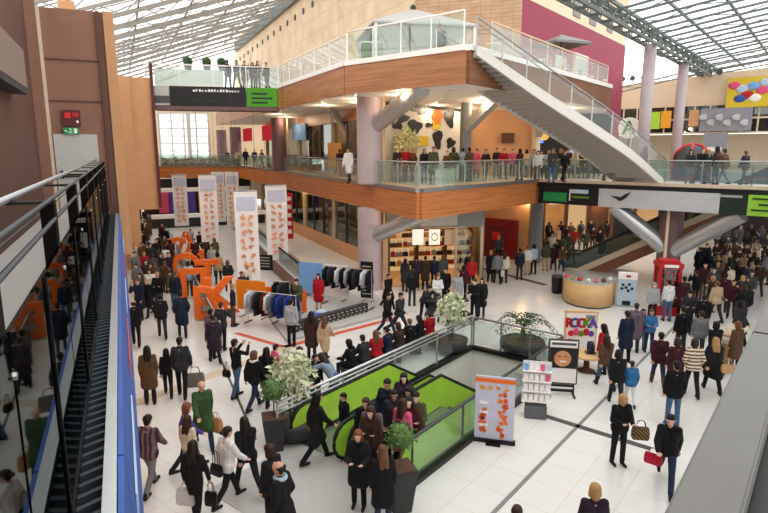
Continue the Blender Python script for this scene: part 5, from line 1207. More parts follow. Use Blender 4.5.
# --- by the bag shop and the red portal
SH = [(388, 309, 140, 'walk', 'coat', 'black', 'black', 'stand', 'person in black at the foot of the lilac column'), (412, 306, 20, 'stand', 'jacket', 'near-black', 'charcoal', '', 'person in near-black in front of the bag shop step'),
      (424, 322, 150, 'lean', 'jacket', 'charcoal', 'black', '', 'person bending over a pushchair outside the bag shop'), (437, 312, 170, 'hands', 'jacket', 'white', 'charcoal', '', 'person with white shirt front outside the bag shop'),
      (445, 305, 200, 'stand', 'coat', 'black', 'black', '', 'person in black coat next to the white shirt front'), (457, 308, 190, 'stand', 'coat', 'light grey', 'dark denim', '', 'person in a pale grey coat outside the bag shop'),
      (463, 301, 20, 'stand', 'jacket', 'maroon', 'black', '', 'person in maroon right of the pale grey coat'), (474, 320, 230, 'hands', 'jacket', 'black', 'near-black', '', 'person in black standing beyond the far pale tree'),
      (481, 317, 200, 'stand', 'coat', 'near-black', 'dark denim', '', 'tall person in a near-black coat beyond the far pale tree'), (471, 291, 10, 'stand', 'jacket', 'red', 'black', '', 'person in red near the right end of the bag shop'),
      (468, 283, 160, 'stand', 'coat', 'black', 'black', '', 'person in black against the bag shop window end'), (490, 282, 20, 'stand', 'coat', 'near-black', 'black', '', 'person in near-black in front of the red portal'),
      (497, 284, 0, 'carry', 'jacket', 'grey', 'near-black', '', 'person in grey with a white carrier in front of the red portal'), (504, 283, 30, 'stand', 'jacket', 'cream', 'charcoal', '', 'person in cream before the red portal'),
      (519, 280, 0, 'stand', 'jacket', 'navy', 'charcoal', '', 'person in navy alone in front of the peach wall'), (527, 275, 20, 'stand', 'sweater', 'white', 'beige', '', 'person in white beside the grey pillar'),
      (533, 274, 350, 'stand', 'sweater', 'pale blue', 'near-black', '', 'person in pale blue by the grey pillar'), (498, 262, 180, 'walk', 'jacket', 'dark grey', 'black', '', 'person stepping out of the red portal'),
      (405, 292, 20, 'stand', 'coat', 'charcoal', 'black', '', 'person in charcoal looking into the bag shop, left'), (425, 290, 10, 'hands', 'coat', 'dark brown', 'black', '', 'person in dark brown coat at the bag shop shelves'),
      (434, 288, 0, 'stand', 'jacket', 'navy', 'black', '', 'person in navy at the middle of the bag shop window'), (443, 288, 350, 'stand', 'jacket', 'dark grey', 'dark denim', '', 'person in dark grey at the bag shop window'),
      (416, 290, 0, 'stand', 'jacket', 'plum', 'black', '', 'person in plum looking into the bag shop'), (452, 320, 160, 'sit', 'jacket', 'black', 'black', '', 'person seated by the far pale tree beside pushchairs'), (545, 271, 10, 'stand', 'jacket', 'olive', 'beige', '', 'person in olive right of the grey pillar')]
HRS = ['short', 'long', 'bob', 'short', 'bun']; HCS = ['dark', 'brown', 'black', 'light brown', 'dark', 'blonde']
for k, (px, py, az, po, tp, c, bc, _, lb) in enumerate(SH):
    q = who(G(px, py), az, po, tp, c, 'trousers', bc, HRS[(k * 2) % 5], HCS[k % 6], 1.66 + .1 * ((k * 7) % 5) / 4, lb, flip=bool(k % 2))
    if 'carrier' in lb: bag('carrier_bag', hand_of(q, 'carry', 1), 0, 'white carrier bag held before the red portal', '#e2e0de', .3, .34, .1, .1)
# --- crowds: one person at a time, each with clothes and a place of their own
def crowd(zone, spots, tops, bots, az, where, tall=(1.6, 1.8), z=0.0, poses=('walk', 'stand', 'carry', 'pocket', 'hands', 'phone'), group=None):
    used = set(); pl_ = []
    for k, (px, py) in enumerate(spots):
        for _ in range(60):
            tp, c, bc = rng.choice(('jacket', 'coat', 'jacket', 'sweater')), rng.choice(tops), rng.choice(bots)
            if (tp, c, bc) not in used: break
        used.add((tp, c, bc)); po = rng.choice(poses)
        p = at(px, py, z) if not callable(z) else z(px, py)
        pl_.append((px, py, tp, c, bc))
        lb = 'person in %s %s and %s %s' % (c, tp, bc if 'denim' in bc else bc + ' trousers', where)
        lb = lb.replace('blue denim', 'blue jeans').replace('dark denim', 'dark jeans').replace('pale denim', 'pale jeans')
        t = person(p, az + rng.uniform(-35, 35) + (180 if rng.random() < .35 else 0), po, tp, c, 'trousers', bc, rng.choice(HRS), rng.choice(HCS), rng.uniform(*tall), lb, group, flip=rng.random() < .5)
DK = ['black', 'charcoal', 'navy', 'dark brown', 'dark grey', 'black', 'maroon', 'plum', 'brown', 'black']
MX = DK + ['grey', 'brown', 'white', 'beige', 'red', 'olive', 'light grey', 'cream', 'pale blue']
BT = ['black', 'brown', 'charcoal', 'dark denim', 'blue denim', 'dark grey', 'dark brown', 'grey']
crowd('far', [(139, 232), (146, 228), (142, 240), (150, 236), (137, 250), (148, 246), (140, 222), (147, 219), (152, 224), (144, 256), (163, 247), (166, 252), (161, 258), (139, 263)], DK, BT, -20, 'far down the left walkway')
crowd('mid', [(137, 285), (146, 282), (155, 287), (163, 284), (139, 297), (148, 294), (157, 299), (166, 293), (143, 308), (152, 306), (160, 311), (135, 272), (144, 272), (152, 274), (160, 277), (167, 273), (141, 320), (150, 316), (170, 284), (174, 303), (177, 311), (172, 268), (166, 262), (158, 268)], MX[:-3] + ['white'], BT, 170, 'in the dense left walkway crowd')
crowd('letters', [(190, 296), (202, 289), (197, 281), (196, 268), (206, 262), (213, 276), (229, 292), (216, 266), (200, 255), (208, 252), (219, 285), (192, 252)], MX, BT, 150, 'among the orange letters')
crowd('stall back', [(243, 306), (234, 326), (249, 300)], MX, BT, 100, 'left of the clothes stall')
crowd('entrance', [(545, 262), (551, 259), (556, 265), (562, 261), (568, 257), (549, 252), (557, 250), (565, 250), (573, 253), (579, 249), (585, 255), (592, 250), (560, 245), (570, 244), (580, 242), (590, 243), (600, 246), (548, 244), (598, 254), (606, 241), (553, 271), (561, 272)], MX, BT, 20, 'in the warm-lit crowd by the pillar')
def escz(px, py):
    p = on(px, py, (11.2, 34.3), 120); return p
crowd('right far', [(694, 305), (702, 298), (711, 303), (719, 296), (728, 301), (737, 296), (745, 300), (697, 287), (706, 284), (715, 288), (724, 283), (733, 287), (742, 282), (751, 286), (704, 274), (714, 270), (724, 272), (734, 268), (744, 272), (754, 268), (762, 274), (721, 260), (733, 257), (745, 259), (756, 256), (709, 312), (730, 318), (739, 312), (748, 308), (757, 296), (722, 312), (741, 326), (764, 285), (765, 262), (700, 266), (707, 258), (716, 252), (726, 250), (738, 250), (749, 249), (760, 248), (766, 274), (698, 276), (735, 278), (753, 276), (727, 292), (715, 296), (748, 293)], DK + ['beige', 'grey', 'cream'], BT, 10, 'in the dark crowd under the bridge')
crowd('deck', [(x_, y_ - [0, 2.2, 1, 3.2, .4, 2.6][i_ % 6]) for i_, (x_, y_) in enumerate([(349, 183), (359, 182), (397, 183), (405, 185), (412, 182), (424, 186), (433, 184), (447, 185), (453, 182), (462, 184), (469, 182), (476, 181), (485, 181), (496, 180), (503, 181), (512, 180), (519, 181), (526, 180), (533, 179), (540, 181), (547, 180), (554, 182), (560, 180), (567, 181), (574, 179), (581, 181), (588, 180), (596, 181), (604, 182), (537, 183), (551, 184), (563, 184)])], MX + ['pink'], BT, 180, 'on the wooden middle deck', z=E1 - .06)
crowd('far deck', [(238, 166), (246, 167), (255, 167), (340, 176), (228, 165), (262, 168)], MX, BT, 150, 'on the middle deck toward the far left', z=E1 - .06)
crowd('bridge', [(688, 184), (699, 185), (706, 184), (714, 186), (722, 185), (743, 185)], DK + ['red'], BT, 180, 'on the silver bridge', z=Z1)
def ub(px, py):
    p = on(px, 80, UB0 + un * 1.2, math.degrees(az_of(UB0, UB1))); return Vector((p.x, p.y, Z2))
crowd('upper', [(228, 84), (237, 84), (245, 84), (253, 84), (258, 84), (267, 84)], DK + ['white', 'pale blue', 'grey'], BT, 180, 'on the upper bridge above the black banner', z=ub)
crowd('terrace', [], MX, BT, 180, '', z=Z2)
for px, w_, lb, c in ((375, -1.0, 'person in black seen through the glass on the upper deck', 'black'), (441, 0, 'person in dark grey behind the glass pavilion front', 'dark grey')):
    p = on(px, 40, (0, 27.2), 100); person(Vector((p.x, p.y, Z2)), 200, 'stand', 'jacket', c, 'trousers', 'black', 'short', 'dark', 1.74, lb)
# ------------------------------------------------------------------ shops, signs and fittings
def facebox(name, label, cat, p, q, z0, z1, th, mm, group=None):
    """an upright board between p and q"""
    p, q = Vector(p), Vector(q); t = thing(name, label, cat, (p.x, p.y, z0), 0, group)
    MB().beam(V(p, (z0 + z1) / 2), V(q, (z0 + z1) / 2), th, z1 - z0).build('board', mm, t, off=(p.x, p.y, z0)); return t
def sub(t, name, p, q, z0, z1, th, mm):
    o = t.location; return MB().beam(V(p, (z0 + z1) / 2), V(q, (z0 + z1) / 2), th, z1 - z0).build(name, mm, t, off=o)
# bag shop under the wooden deck
sh = thing('bag_shop', 'bag shop front with grey header and lit shelves under the wooden deck', 'shop front', (0.3, 29.6, 0))
sub(sh, 'header', (0.1, 29.5, 0), (5.35, 30.7, 0), 2.95, 4.12, .2, 'grey'); sub(sh, 'header_panel', (1.9, 29.82, 0), (3.9, 30.26, 0), 3.05, 3.9, .12, 'grey_light')
sub(sh, 'threshold', (0.2, 29.1, 0), (5.3, 30.2, 0), 0.01, .14, .7, 'pale_wood'); sub(sh, 'back_wall', (0.0, 33.0, 0), (5.6, 34.2, 0), 0, 4.1, .15, 'warm_shop')
sub(sh, 'side_wall', (0.0, 30.2, 0), (0.0, 33.0, 0), 0, 4.1, .15, 'brown'); sub(sh, 'side_wall', (5.4, 30.8, 0), (5.7, 34.2, 0), 0, 4.1, .15, 'grey')
for x in (0.15, 3.9, 5.35): MB().box((x, 29.6 + .23 * x, 1.7), (.14, .14, 3.4)).build('post', 'stone_beige', sh, off=sh.location)
sub(sh, 'shop_floor', (.1, 31.4, 0), (5.4, 32.6, 0), .005, .03, 3.2, 'pale_wood')
sub(sh, 'glass_pane', (3.95, 30.5, 0), (5.3, 30.82, 0), .15, 2.95, .02, 'glass_shop')
BAGM = []
for k in range(3):
    m = MB(); w_, h_, d_ = ((.34, .26, .14), (.26, .3, .12), (.42, .24, .16))[k]; vs = []
    for z, q in ((0, .9), (h_ * .6, 1), (h_, .8)): vs += [(i * w_ * q / 2, j * d_ * q / 2, z) for i, j in ((-1, -1), (1, -1), (1, 1), (-1, 1))]
    m.add(vs, [(0, 3, 2, 1), (8, 9, 10, 11)] + [(4 * i + j, 4 * i + (j + 1) % 4, 4 * i + 4 + (j + 1) % 4, 4 * i + 4 + j) for i in range(2) for j in range(4)])
    m.tube([(-w_ * .25, 0, h_), (-w_ * .18, 0, h_ + .12), (w_ * .18, 0, h_ + .12), (w_ * .25, 0, h_)], .014, 5); me = m.mesh('handbag'); me.materials.append(MATS['leather']); BAGM.append(me)
BC_ = {'black': '#151315', 'brown': '#5a3420', 'tan': '#a9713e', 'red': '#8e1a22', 'cream': '#d8c7a8', 'grey': '#7a7572', 'dark brown': '#33201a'}
for u in range(3):
    x0 = .3 + u * 1.68; y0 = 32.35 + u * .36
    un_ = thing('shelf_unit', 'lit wooden shelf unit of bags, %s in the bag shop' % ['left', 'middle', 'right'][u], 'shelf unit', (x0, y0, .02), R(12.5))
    MB().box((.78, .3, 1.2), (1.6, .05, 2.4)).build('back_panel', 'shelf_glow', un_)
    for sx in (0, 1.56): MB().box((sx, .1, 1.2), (.05, .4, 2.4)).build('side_panel', 'brown', un_)
    MB().box((.78, .1, 2.42), (1.64, .42, .06)).build('top', 'brown', un_)
    for r in range(4):
        MB().box((.78, .08, .35 + r * .55), (1.54, .4, .04)).build('shelf', 'pale_wood', un_)
        for j in range(4):
            c = list(BC_)[(u * 5 + r * 3 + j * 2) % 7]; b = bpy.data.objects.new('handbag', BAGM[(u + r + j) % 3]); COL.objects.link(b); b.color = lin(BC_[c])
            lp = Matrix.Rotation(R(12.5), 3, 'Z') @ Vector((.22 + j * .37, .03, 0)); b.location = Vector((x0, y0, .39 + r * .55)) + lp; b.rotation_euler = (0, 0, R(12.5))
            tag(b, '%s bag on the %s shelf of the %s unit, %s from left' % (c, ['lowest', 'second', 'third', 'top'][r], ['left', 'middle', 'right'][u], ORD[j]), 'bag', 'bags in the bag shop')
for k, px in enumerate((418, 434.5, 450)):
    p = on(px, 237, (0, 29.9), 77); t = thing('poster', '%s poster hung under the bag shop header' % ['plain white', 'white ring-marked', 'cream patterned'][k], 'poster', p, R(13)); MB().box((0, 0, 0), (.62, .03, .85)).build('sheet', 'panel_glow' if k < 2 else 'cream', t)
    MB().box((0, 0, .45), (.66, .05, .05)).build('hanger', 'steel_dark', t)
    if k == 1:
        m = MB()
        for i in range(16):
            a, b = 2 * math.pi * i / 16, 2 * math.pi * (i + 1) / 16; m.beam((.17 * math.cos(a), -.02, .2 * math.sin(a)), (.17 * math.cos(b), -.02, .2 * math.sin(b)), .02, .04)
        m.build('ring_mark', 'grey_dark', t)
# red portal in the peach wall
p, q = at(518, 259), at(518, 259) + Vector((-.767, .642, 0)) * 2.5
dv = Vector((-.642, -.767, 0)) * .25
t = facebox('shop_portal', 'deep red shop entrance set in the peach wall', 'shop entrance', p + dv, q + dv, 0.0, 2.55, .3, 'red_dark')
sub(t, 'doorway', p.lerp(q, .35) + dv * 1.7, p.lerp(q, .8) + dv * 1.7, .02, 2.1, .06, 'maroon'); sub(t, 'wall_mark', p.lerp(q, .45) + dv * 1.9, p.lerp(q, .68) + dv * 1.9, 1.2, 1.7, .03, 'red_bright')
# warm shop past the grey pillar
t = facebox('lit_shop', 'warm-lit shop front past the grey pillar, crowd before it', 'shop front', (10.4, 43.5, 0), (20, 43.5, 0), 3.3, 4.1, .2, 'peach')
for k in range(5): sub(t, 'lit_panel', (10.8 + k * 1.75, 44.2, 0), (12.2 + k * 1.75, 44.2, 0), .3, 3.2, .05, ['shelf_glow', 'warm_shop', 'shelf_glow', 'brown', 'dark_shop'][k])
for k in range(6): MB().box((10.5 + k * 1.75, 43.6, 1.65), (.22, .22, 3.3)).build('post', 'brown', t, off=t.location)
for k in range(4):
    MB().box((11.3 + k * 1.8, 43.35, 3.2), (1.0, .08, .5)).build('glowing_sign', ['sign_red_glow', 'panel_glow', 'amber', 'red'][k], t, off=t.location)
# glass shopfronts along the left side, two floors
def bay(label, s_a, s_b, w_, z0, z1, plinth, inside, head='wood', headh=.7):
    o = PL(s_a, w_, z0); t = thing('shop_window', label, 'shop window', o, 0)
    sub(t, 'plinth', PL(s_a, w_), PL(s_b, w_), z0, z0 + plinth, .35, 'peach'); sub(t, 'header', PL(s_a, w_), PL(s_b, w_), z1 - headh, z1, .3, head)
    sub(t, 'glass_pane', PL(s_a, w_), PL(s_b, w_), z0 + plinth, z1 - headh, .02, 'glass_shop'); n_ = 3
    for k in range(n_ + 1):
        q = PL(s_a + (s_b - s_a) * k / n_, w_ - .02, (z0 + z1) / 2); MB().box(q, (.12 if k % 3 else .3, .16, z1 - z0 - .02), -R(LAZ)).build('mullion', 'steel_dark' if k % 3 else 'stone_beige', t, off=o)
    sub(t, 'backdrop', PL(s_a + .1, w_ + 1.1), PL(s_b - .1, w_ + 1.1), z0, z1, .05, inside)
    sub(t, 'window_floor', PL(s_a + .1, w_ + .6), PL(s_b - .1, w_ + .6), z0, z0 + plinth, .9, 'grey_light')
    for k in range(3):
        q = PL(s_a + (s_b - s_a) * (k + .5) / 3, w_ + .55, z0 + plinth); d = thing('mannequin', '%s dressed mannequin inside the %s' % (['nearest', 'middle', 'farthest'][k], label.split(',')[0]), 'mannequin', q, R(-60))
        MB().lathe([(.16, 0), (.16, .03), (.02, .04), (.02, .7)], n=10).build('stand', 'steel', d, True); c = rng.choice(['white_paint', 'black', 'red', 'tan', 'navy', 'grey'])
        MB().lathe([(.2, .62), (.16, .85), (.13, 1.02), (.19, 1.3), (.17, 1.42), (.06, 1.48)], n=12, sy=.65).build('dress', c, d, True); MB().ball((0, 0, 1.62), .1, 10, 8, (.85, 1, 1.2)).build('head', 'stone_beige', d, True)
bay('ground shop window with tall mullions, nearest the lilac column', 30.6, 37.5, 13.4, 0, 4.1, .9, 'warm_shop', 'stone_beige', .5)
bay('ground shop window with warm lights, second along', 37.6, 44.5, 13.4, 0, 4.1, .9, 'stone_beige', 'stone_beige', .5)
bay('ground shop window in shade, third along behind the banners', 44.6, 52, 13.4, 0, 4.1, .9, 'brown', 'stone_beige', .5)
bay('ground shop window, farthest along behind the banners', 52.1, 60, 13.4, 0, 4.1, .9, 'brown', 'stone_beige', .5)
bay('upper dark shop window with a golden display, left of the lilac column', 29.6, 36.8, 13.2, Z1, Z2B, .12, 'dark_shop', 'wood', .75)
bay('upper shop window with a blue poster, farther left', 36.9, 45, 13.2, Z1, Z2B, .12, 'stone_beige', 'wood', .75)
bay('upper shop window with red signs, far left', 45.1, 56, 13.2, Z1, Z2B, .12, 'stone_beige', 'stone_beige', .75)
def wallsign(name, label, px0, py0, px1, py1, S, mm, cat='sign', group=None, d=LAZ, base=None):
    b = base or PL(0, S); p, q = on(px0, py0, b, d), on(px1, py1, b, d); return facebox(name, label, cat, V(p), V(q), min(p.z, q.z), max(p.z, q.z), .08, mm, group)
wallsign('shop_sign', 'left one of two red glowing signs, far left on the middle deck', 243, 129, 252, 141, 12.95, 'sign_red_glow')
wallsign('shop_sign', 'right one of two red glowing signs, far left on the middle deck', 262, 126, 275, 140, 12.95, 'sign_red_glow')
wallsign('poster', 'blue poster in the upper left shop window', 292, 125, 306, 140, 12.95, 'sky_blue', 'poster')
wallsign('display_screen', 'golden lit display in the dark upper shop window', 328, 143, 341, 168, 12.95, 'amber', 'display')
# cow-pattern shop
ca, cb = (0.0, 30.9), (5.45, 37.4); caz = math.degrees(az_of(ca, cb)); cw = thing('shop_wall_panel', 'black and white cow-pattern shop wall behind the pale yellow tree', 'shop wall', (ca[0], ca[1], Z1))
MB().beam((ca[0], ca[1], 7.3), (cb[0], cb[1], 7.3), .2, 4.1).build('board', 'cow_white', cw, off=cw.location)
cn = Vector((math.cos(R(caz)), -math.sin(R(caz)), 0))
def patch(name, px, py, w_, h_, mm, seed, lobes=3, dd=.12):
    p = on(px, py, ca, caz) + cn * dd; g = random.Random(seed); vs = []; d = Vector((math.sin(R(caz)), math.cos(R(caz)), 0)); n_ = 18; ph = g.uniform(0, 6)
    for lay in (0, .03):
        for i in range(n_):
            a = 2 * math.pi * i / n_; r = 1 + .22 * math.sin(lobes * a + ph) + .1 * math.sin(5 * a); vs.append(p + d * (w_ * r * math.cos(a)) + Vector((0, 0, h_ * r * math.sin(a))) + cn * lay)
    fs = [tuple(range(n_)), tuple(range(n_, 2 * n_))[::-1]] + [(i, (i + 1) % n_, n_ + (i + 1) % n_, n_ + i) for i in range(n_)]
    MB().add(vs, fs).build(name, mm, cw, off=cw.location)
for i, (px, py, w_, h_) in enumerate(((448, 118, .5, .55), (413, 127, .6, .42), (436, 139, .45, .55), (449, 143, .45, .3), (401, 118, .5, .25), (396, 126, .45, .2), (388, 120, .4, .2), (420, 112, .3, .14), (427, 125, .32, .12))): patch('dark_patch', px, py, w_, h_, 'black', i)
patch('flower_print', 435, 117, .5, .5, 'orange', 3, 6, .16); patch('flower_print', 434, 125, .4, .3, 'yellow', 4, 5, .16)
for i in range(9): patch('stripe_patch', 392 + i * 3.4, 110 - (i % 3) * 3.2, .38, .09, 'black', 30 + i, 2, .12)
wallsign('menu_panel', 'yellow panel low on the cow-pattern wall', 412, 136, 428, 146, 0, 'yellow', 'panel', None, caz, (ca[0] + cn.x * .2, ca[1] + cn.y * .2))
MB().beam((ca[0] + cn.x * .15, ca[1] + cn.y * .15, 9.4), (cb[0] + cn.x * .15, cb[1] + cn.y * .15, 9.4), .16, .16).build('top_border', 'black', cw, off=cw.location)
MB().beam((cb[0], cb[1], Z1 + .02), (cb[0], cb[1], 9.4), .25, .25).build('end_border', 'steel_dark', cw, off=cw.location)
p = on(447, 178, (2.2, 25.6), 41); t = thing('counter', 'low white counter behind the deck railing in front of the cow-pattern shop', 'counter', (p.x, p.y + .8, Z1), R(50)); MB().box((0, 0, .36), (1.0, .5, .72)).build('body', 'white_paint', t, bevel=.02); MB().box((0, 0, .75), (1.06, .56, .06)).build('top', 'cream', t)
# deck shops to the right
def decksign(name, label, px0, py0, px1, py1, mm, y=37.8, cat='sign'):
    p, q = on(px0, py0, (0, y), 90), on(px1, py1, (0, y), 90); return facebox(name, label, cat, p, q, min(p.z, q.z), max(p.z, q.z), .08, mm)
decksign('framed_picture', 'small dark framed picture on the peach wall of the middle deck', 502, 133, 514, 143, 'brown', 37.6, 'picture')
decksign('shop_sign', 'blue glowing sign in the dark shop of the middle deck', 530, 139, 543, 143, 'sign_blue', 40.2); decksign('shop_sign', 'dark red sign high under the upper deck soffit', 519, 107, 534, 112, 'maroon', 34.5)
p = on(541, 127, (0, 39.8), 90); t = thing('pendant_lamp', 'round golden hanging lamp in the dark shop of the middle deck', 'lamp', p); MB().ball((0, 0, 0), .5, 16, 10, (1, .5, 1.25)).build('shade', 'amber_glow', t, True); MB().ball((.25, .02, -.55), .35, 14, 8, (1, .5, 1)).build('lower_shade', 'amber_glow', t, True); MB().tube([(0, 0, .6), (0, 0, Z2B - p.z)], .02).build('cord', 'black', t)
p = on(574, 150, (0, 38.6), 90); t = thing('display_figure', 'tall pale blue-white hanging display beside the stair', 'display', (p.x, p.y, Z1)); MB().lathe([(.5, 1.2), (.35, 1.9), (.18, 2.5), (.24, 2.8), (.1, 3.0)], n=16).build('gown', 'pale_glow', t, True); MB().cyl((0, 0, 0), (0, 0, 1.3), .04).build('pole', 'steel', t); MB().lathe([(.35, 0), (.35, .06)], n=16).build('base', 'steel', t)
# upper deck: pavilion, terrace
pc = on(413, 22, (0, 29.3), 90); t = thing('glass_pavilion', 'pyramid-roofed grey pavilion on the upper deck', 'pavilion', (pc.x, pc.y, Z2), R(12))
zt = on(414, 9, (0, 29.3), 90).z - Z2; ze = on(366, 38, (0, 28), 90).z - Z2
ze = max(1.9, ze); hw = 2.45
MB().add([(-hw, -hw, ze), (hw, -hw, ze), (hw, hw, ze), (-hw, hw, ze), (-hw, -hw, ze - .08), (hw, -hw, ze - .08), (hw, hw, ze - .08), (-hw, hw, ze - .08), (0, 0, zt)], [(0, 1, 8), (1, 2, 8), (2, 3, 8), (3, 0, 8), (4, 7, 6, 5), (0, 4, 5, 1), (1, 5, 6, 2), (2, 6, 7, 3), (3, 7, 4, 0)]).build('roof', 'grey_light', t)
MB().lathe([(.14, 0), (.14, .2), (.05, .3)], (0, 0, zt - .1), 10).build('finial', 'charcoal', t)
for sx in (-1, 1):
    for sy in (-1, 1): MB().box((sx * (hw - .15), sy * (hw - .15), ze / 2), (.12, .12, ze)).build('post', 'white_paint', t)
for k in range(3): MB().box((-hw + .95 + k * 1.5, -hw + .15, ze / 2), (1.4, .03, ze - .1)).build('glass_panel', 'glass_frost', t)
MB().box((0, hw - .2, ze / 2), (2 * hw - .4, .06, ze)).build('back_panel', 'white_paint', t)
p = on(383, 45, (0, 27.0), 100); t = thing('counter', 'white counter with a green panel behind the upper deck railing', 'counter', (p.x - .5, p.y, Z2), R(12)); MB().box((0, 0, .5), (.9, .5, 1.0)).build('body', 'leaf_mid', t); MB().box((0, 0, 1.03), (1.0, .6, .06)).build('top', 'white_paint', t)
pu = PA(27.0, -12.9, Z2); pu = on(561, 44, PA(0, -12.9), AAZ); t = thing('parasol', 'grey square parasol on the upper terrace before the purple wall', 'parasol', (pu.x, pu.y, Z2), R(20)); zc = pu.z - Z2
MB().add([(-1.15, -1.15, zc), (1.15, -1.15, zc), (1.15, 1.15, zc), (-1.15, 1.15, zc), (0, 0, zc + .5), (-1.15, -1.15, zc - .12), (1.15, -1.15, zc - .12), (1.15, 1.15, zc - .12), (-1.15, 1.15, zc - .12), (0, 0, zc + .4)], [(0, 1, 4), (1, 2, 4), (2, 3, 4), (3, 0, 4), (6, 5, 9), (7, 6, 9), (8, 7, 9), (5, 8, 9), (0, 5, 6, 1), (1, 6, 7, 2), (2, 7, 8, 3), (3, 8, 5, 0)]).build('canopy', 'grey', t)
MB().cyl((0, 0, 0), (0, 0, zc + .5), .045).build('pole', 'steel', t, True); MB().box((0, 0, .06), (.7, .7, .12)).build('base', 'charcoal', t)
for k, (px0, px1, y0, y1) in enumerate(((555, 566, 62, 78), (573, 588, 57, 76))):
    p, q = on(px0, y1, PA(0, -12.2), AAZ), on(px1, y0, PA(0, -12.2), AAZ); facebox('white_screen', '%s white screen standing on the upper terrace' % ['left', 'right'][k], 'screen', p, q, Z2, max(q.z, Z2 + 1.2), .08, 'white_paint')
for k in range(5):
    p = PA(23 + k * 2.6, -12.1, Z2); t = thing('cafe_table', 'small white terrace table behind the terrace railing, %s from the stair' % ORD[k], 'table', p); MB().lathe([(.35, .72), (.35, .75)], n=16).build('top', 'white_paint', t); MB().lathe([(.22, 0), (.2, .03), (.04, .05), (.04, .72)], n=12).build('pedestal', 'steel', t)
# boards on the bridge
def bpx(px, py): return on(px, py, bpt(0, 0, -.24), math.degrees(az_of(BR0, BR1)))
def bridge_board(name, label, x0, x1, mm, z0=Z1B - .02, z1=Z1 - .3, cat='advert board'):
    p, q = bpx(x0, 195), bpx(x1, 200); t = facebox(name, label, cat, p, q, z0, z1, .1, mm); return t, p, q
t, p, q = bridge_board('advert_board', 'black advert board with a green picture at the left end of the bridge', 539, 598, 'black'); bd_ = (q - p).normalized(); bf = -bn * .07
sub(t, 'green_picture', p + bd_ * .3 + bf, p + bd_ * 1.6 + bf, Z1B + .12, Z1B + .6, .03, 'green_sign'); sub(t, 'white_print', p + bd_ * 1.75 + bf, p + bd_ * 2.75 + bf, Z1B + .6, Z1B + .8, .03, 'pale_blue'); sub(t, 'white_print', p + bd_ * 1.75 + bf, p + bd_ * 1.8 + bf, Z1B + .2, Z1B + .75, .03, 'white_paint'); sub(t, 'green_streak', p + bd_ * 1.9 + bf, p + bd_ * 2.8 + bf, Z1B + .35, Z1B + .45, .03, 'lime_dark')
t, p, q = bridge_board('advert_board', 'silver advert board with a dark bird emblem on the bridge', 599, 720, 'silver_ad')
c = p.lerp(q, .2) + bf; cz = Z1B + .5
ol = [(-.5, .06), (-.2, -.08), (-.02, -.2), (.14, -.12), (.3, .02), (.5, .3), (.2, .16), (.02, .02), (-.2, .05)]; n_ = len(ol)
m = MB().add([V(c + bd_ * x + bf * k * .3, cz + z) for k in (0, 1) for x, z in ol], [tuple(range(n_))[::-1], tuple(range(n_, 2 * n_))] + [(i, (i + 1) % n_, n_ + (i + 1) % n_, n_ + i) for i in range(n_)])
m.build('bird_emblem', 'green_black', t, off=t.location)
t, p, q = bridge_board('advert_board', 'dark green board with a silver swoosh toward the right of the bridge', 721, 748, 'green_black')
sub(t, 'swoosh', p + bf, p.lerp(q, .8) + bf, Z1B + .75, Z1B + .85, .03, 'silver')
t, p, q = bridge_board('advert_board', 'lime green advert board at the right end of the bridge', 749, 800, 'lime_board')
for k in range(3): sub(t, 'dark_print', p + bd_ * (.15 + .25 * (k % 2)) + bf, p + bd_ * 1.3 + bf, Z1B + .2 + .25 * k, Z1B + .27 + .25 * k, .03, 'green_black')
# boards on the upper bridge
uaz = math.degrees(az_of(UB0, UB1)); uf = -un * .16
def upx(px, py): return on(px, py, UB0 - un * .16, uaz)
for x0, x1, mm, lb in ((153, 169.5, 'grey_light', 'grey picture board at the left end of the upper bridge'), (170, 246, 'black', 'black advert board with faint white lettering on the upper bridge'), (247, 277, 'screen_green', 'green lit board at the right end of the upper bridge')):
    p, q = upx(x0, 95), upx(x1, 95); t = facebox('advert_board', lb, 'advert board', p, q, Z2B + .08, Z2 - .02, .1, mm); d = (q - p).normalized()
    if mm == 'black':
        g = random.Random(2)
        for k in range(16): sub(t, 'lettering', p + d * (1.3 + k * .17) - un * .06, p + d * (1.3 + k * .17 + g.uniform(.06, .13)) - un * .06, Z2 - .32, Z2 - .32 + g.choice((.1, .14)), .02, 'white_paint')
        sub(t, 'green_streak', p + d * .9 - un * .06, p + d * 2.6 - un * .06, Z2B + .3, Z2B + .42, .02, 'green_black')
    elif mm == 'screen_green':
        for k in range(3): sub(t, 'dark_print', p + d * .25 - un * .06, p + d * (1.2 + .3 * (k % 2)) - un * .06, Z2B + .25 + .26 * k, Z2B + .36 + .26 * k, .02, 'green_black')
    else: sub(t, 'picture', p - un * .06, q - un * .06, Z2B + .2, Z2B + .62, .02, 'grey_dark')
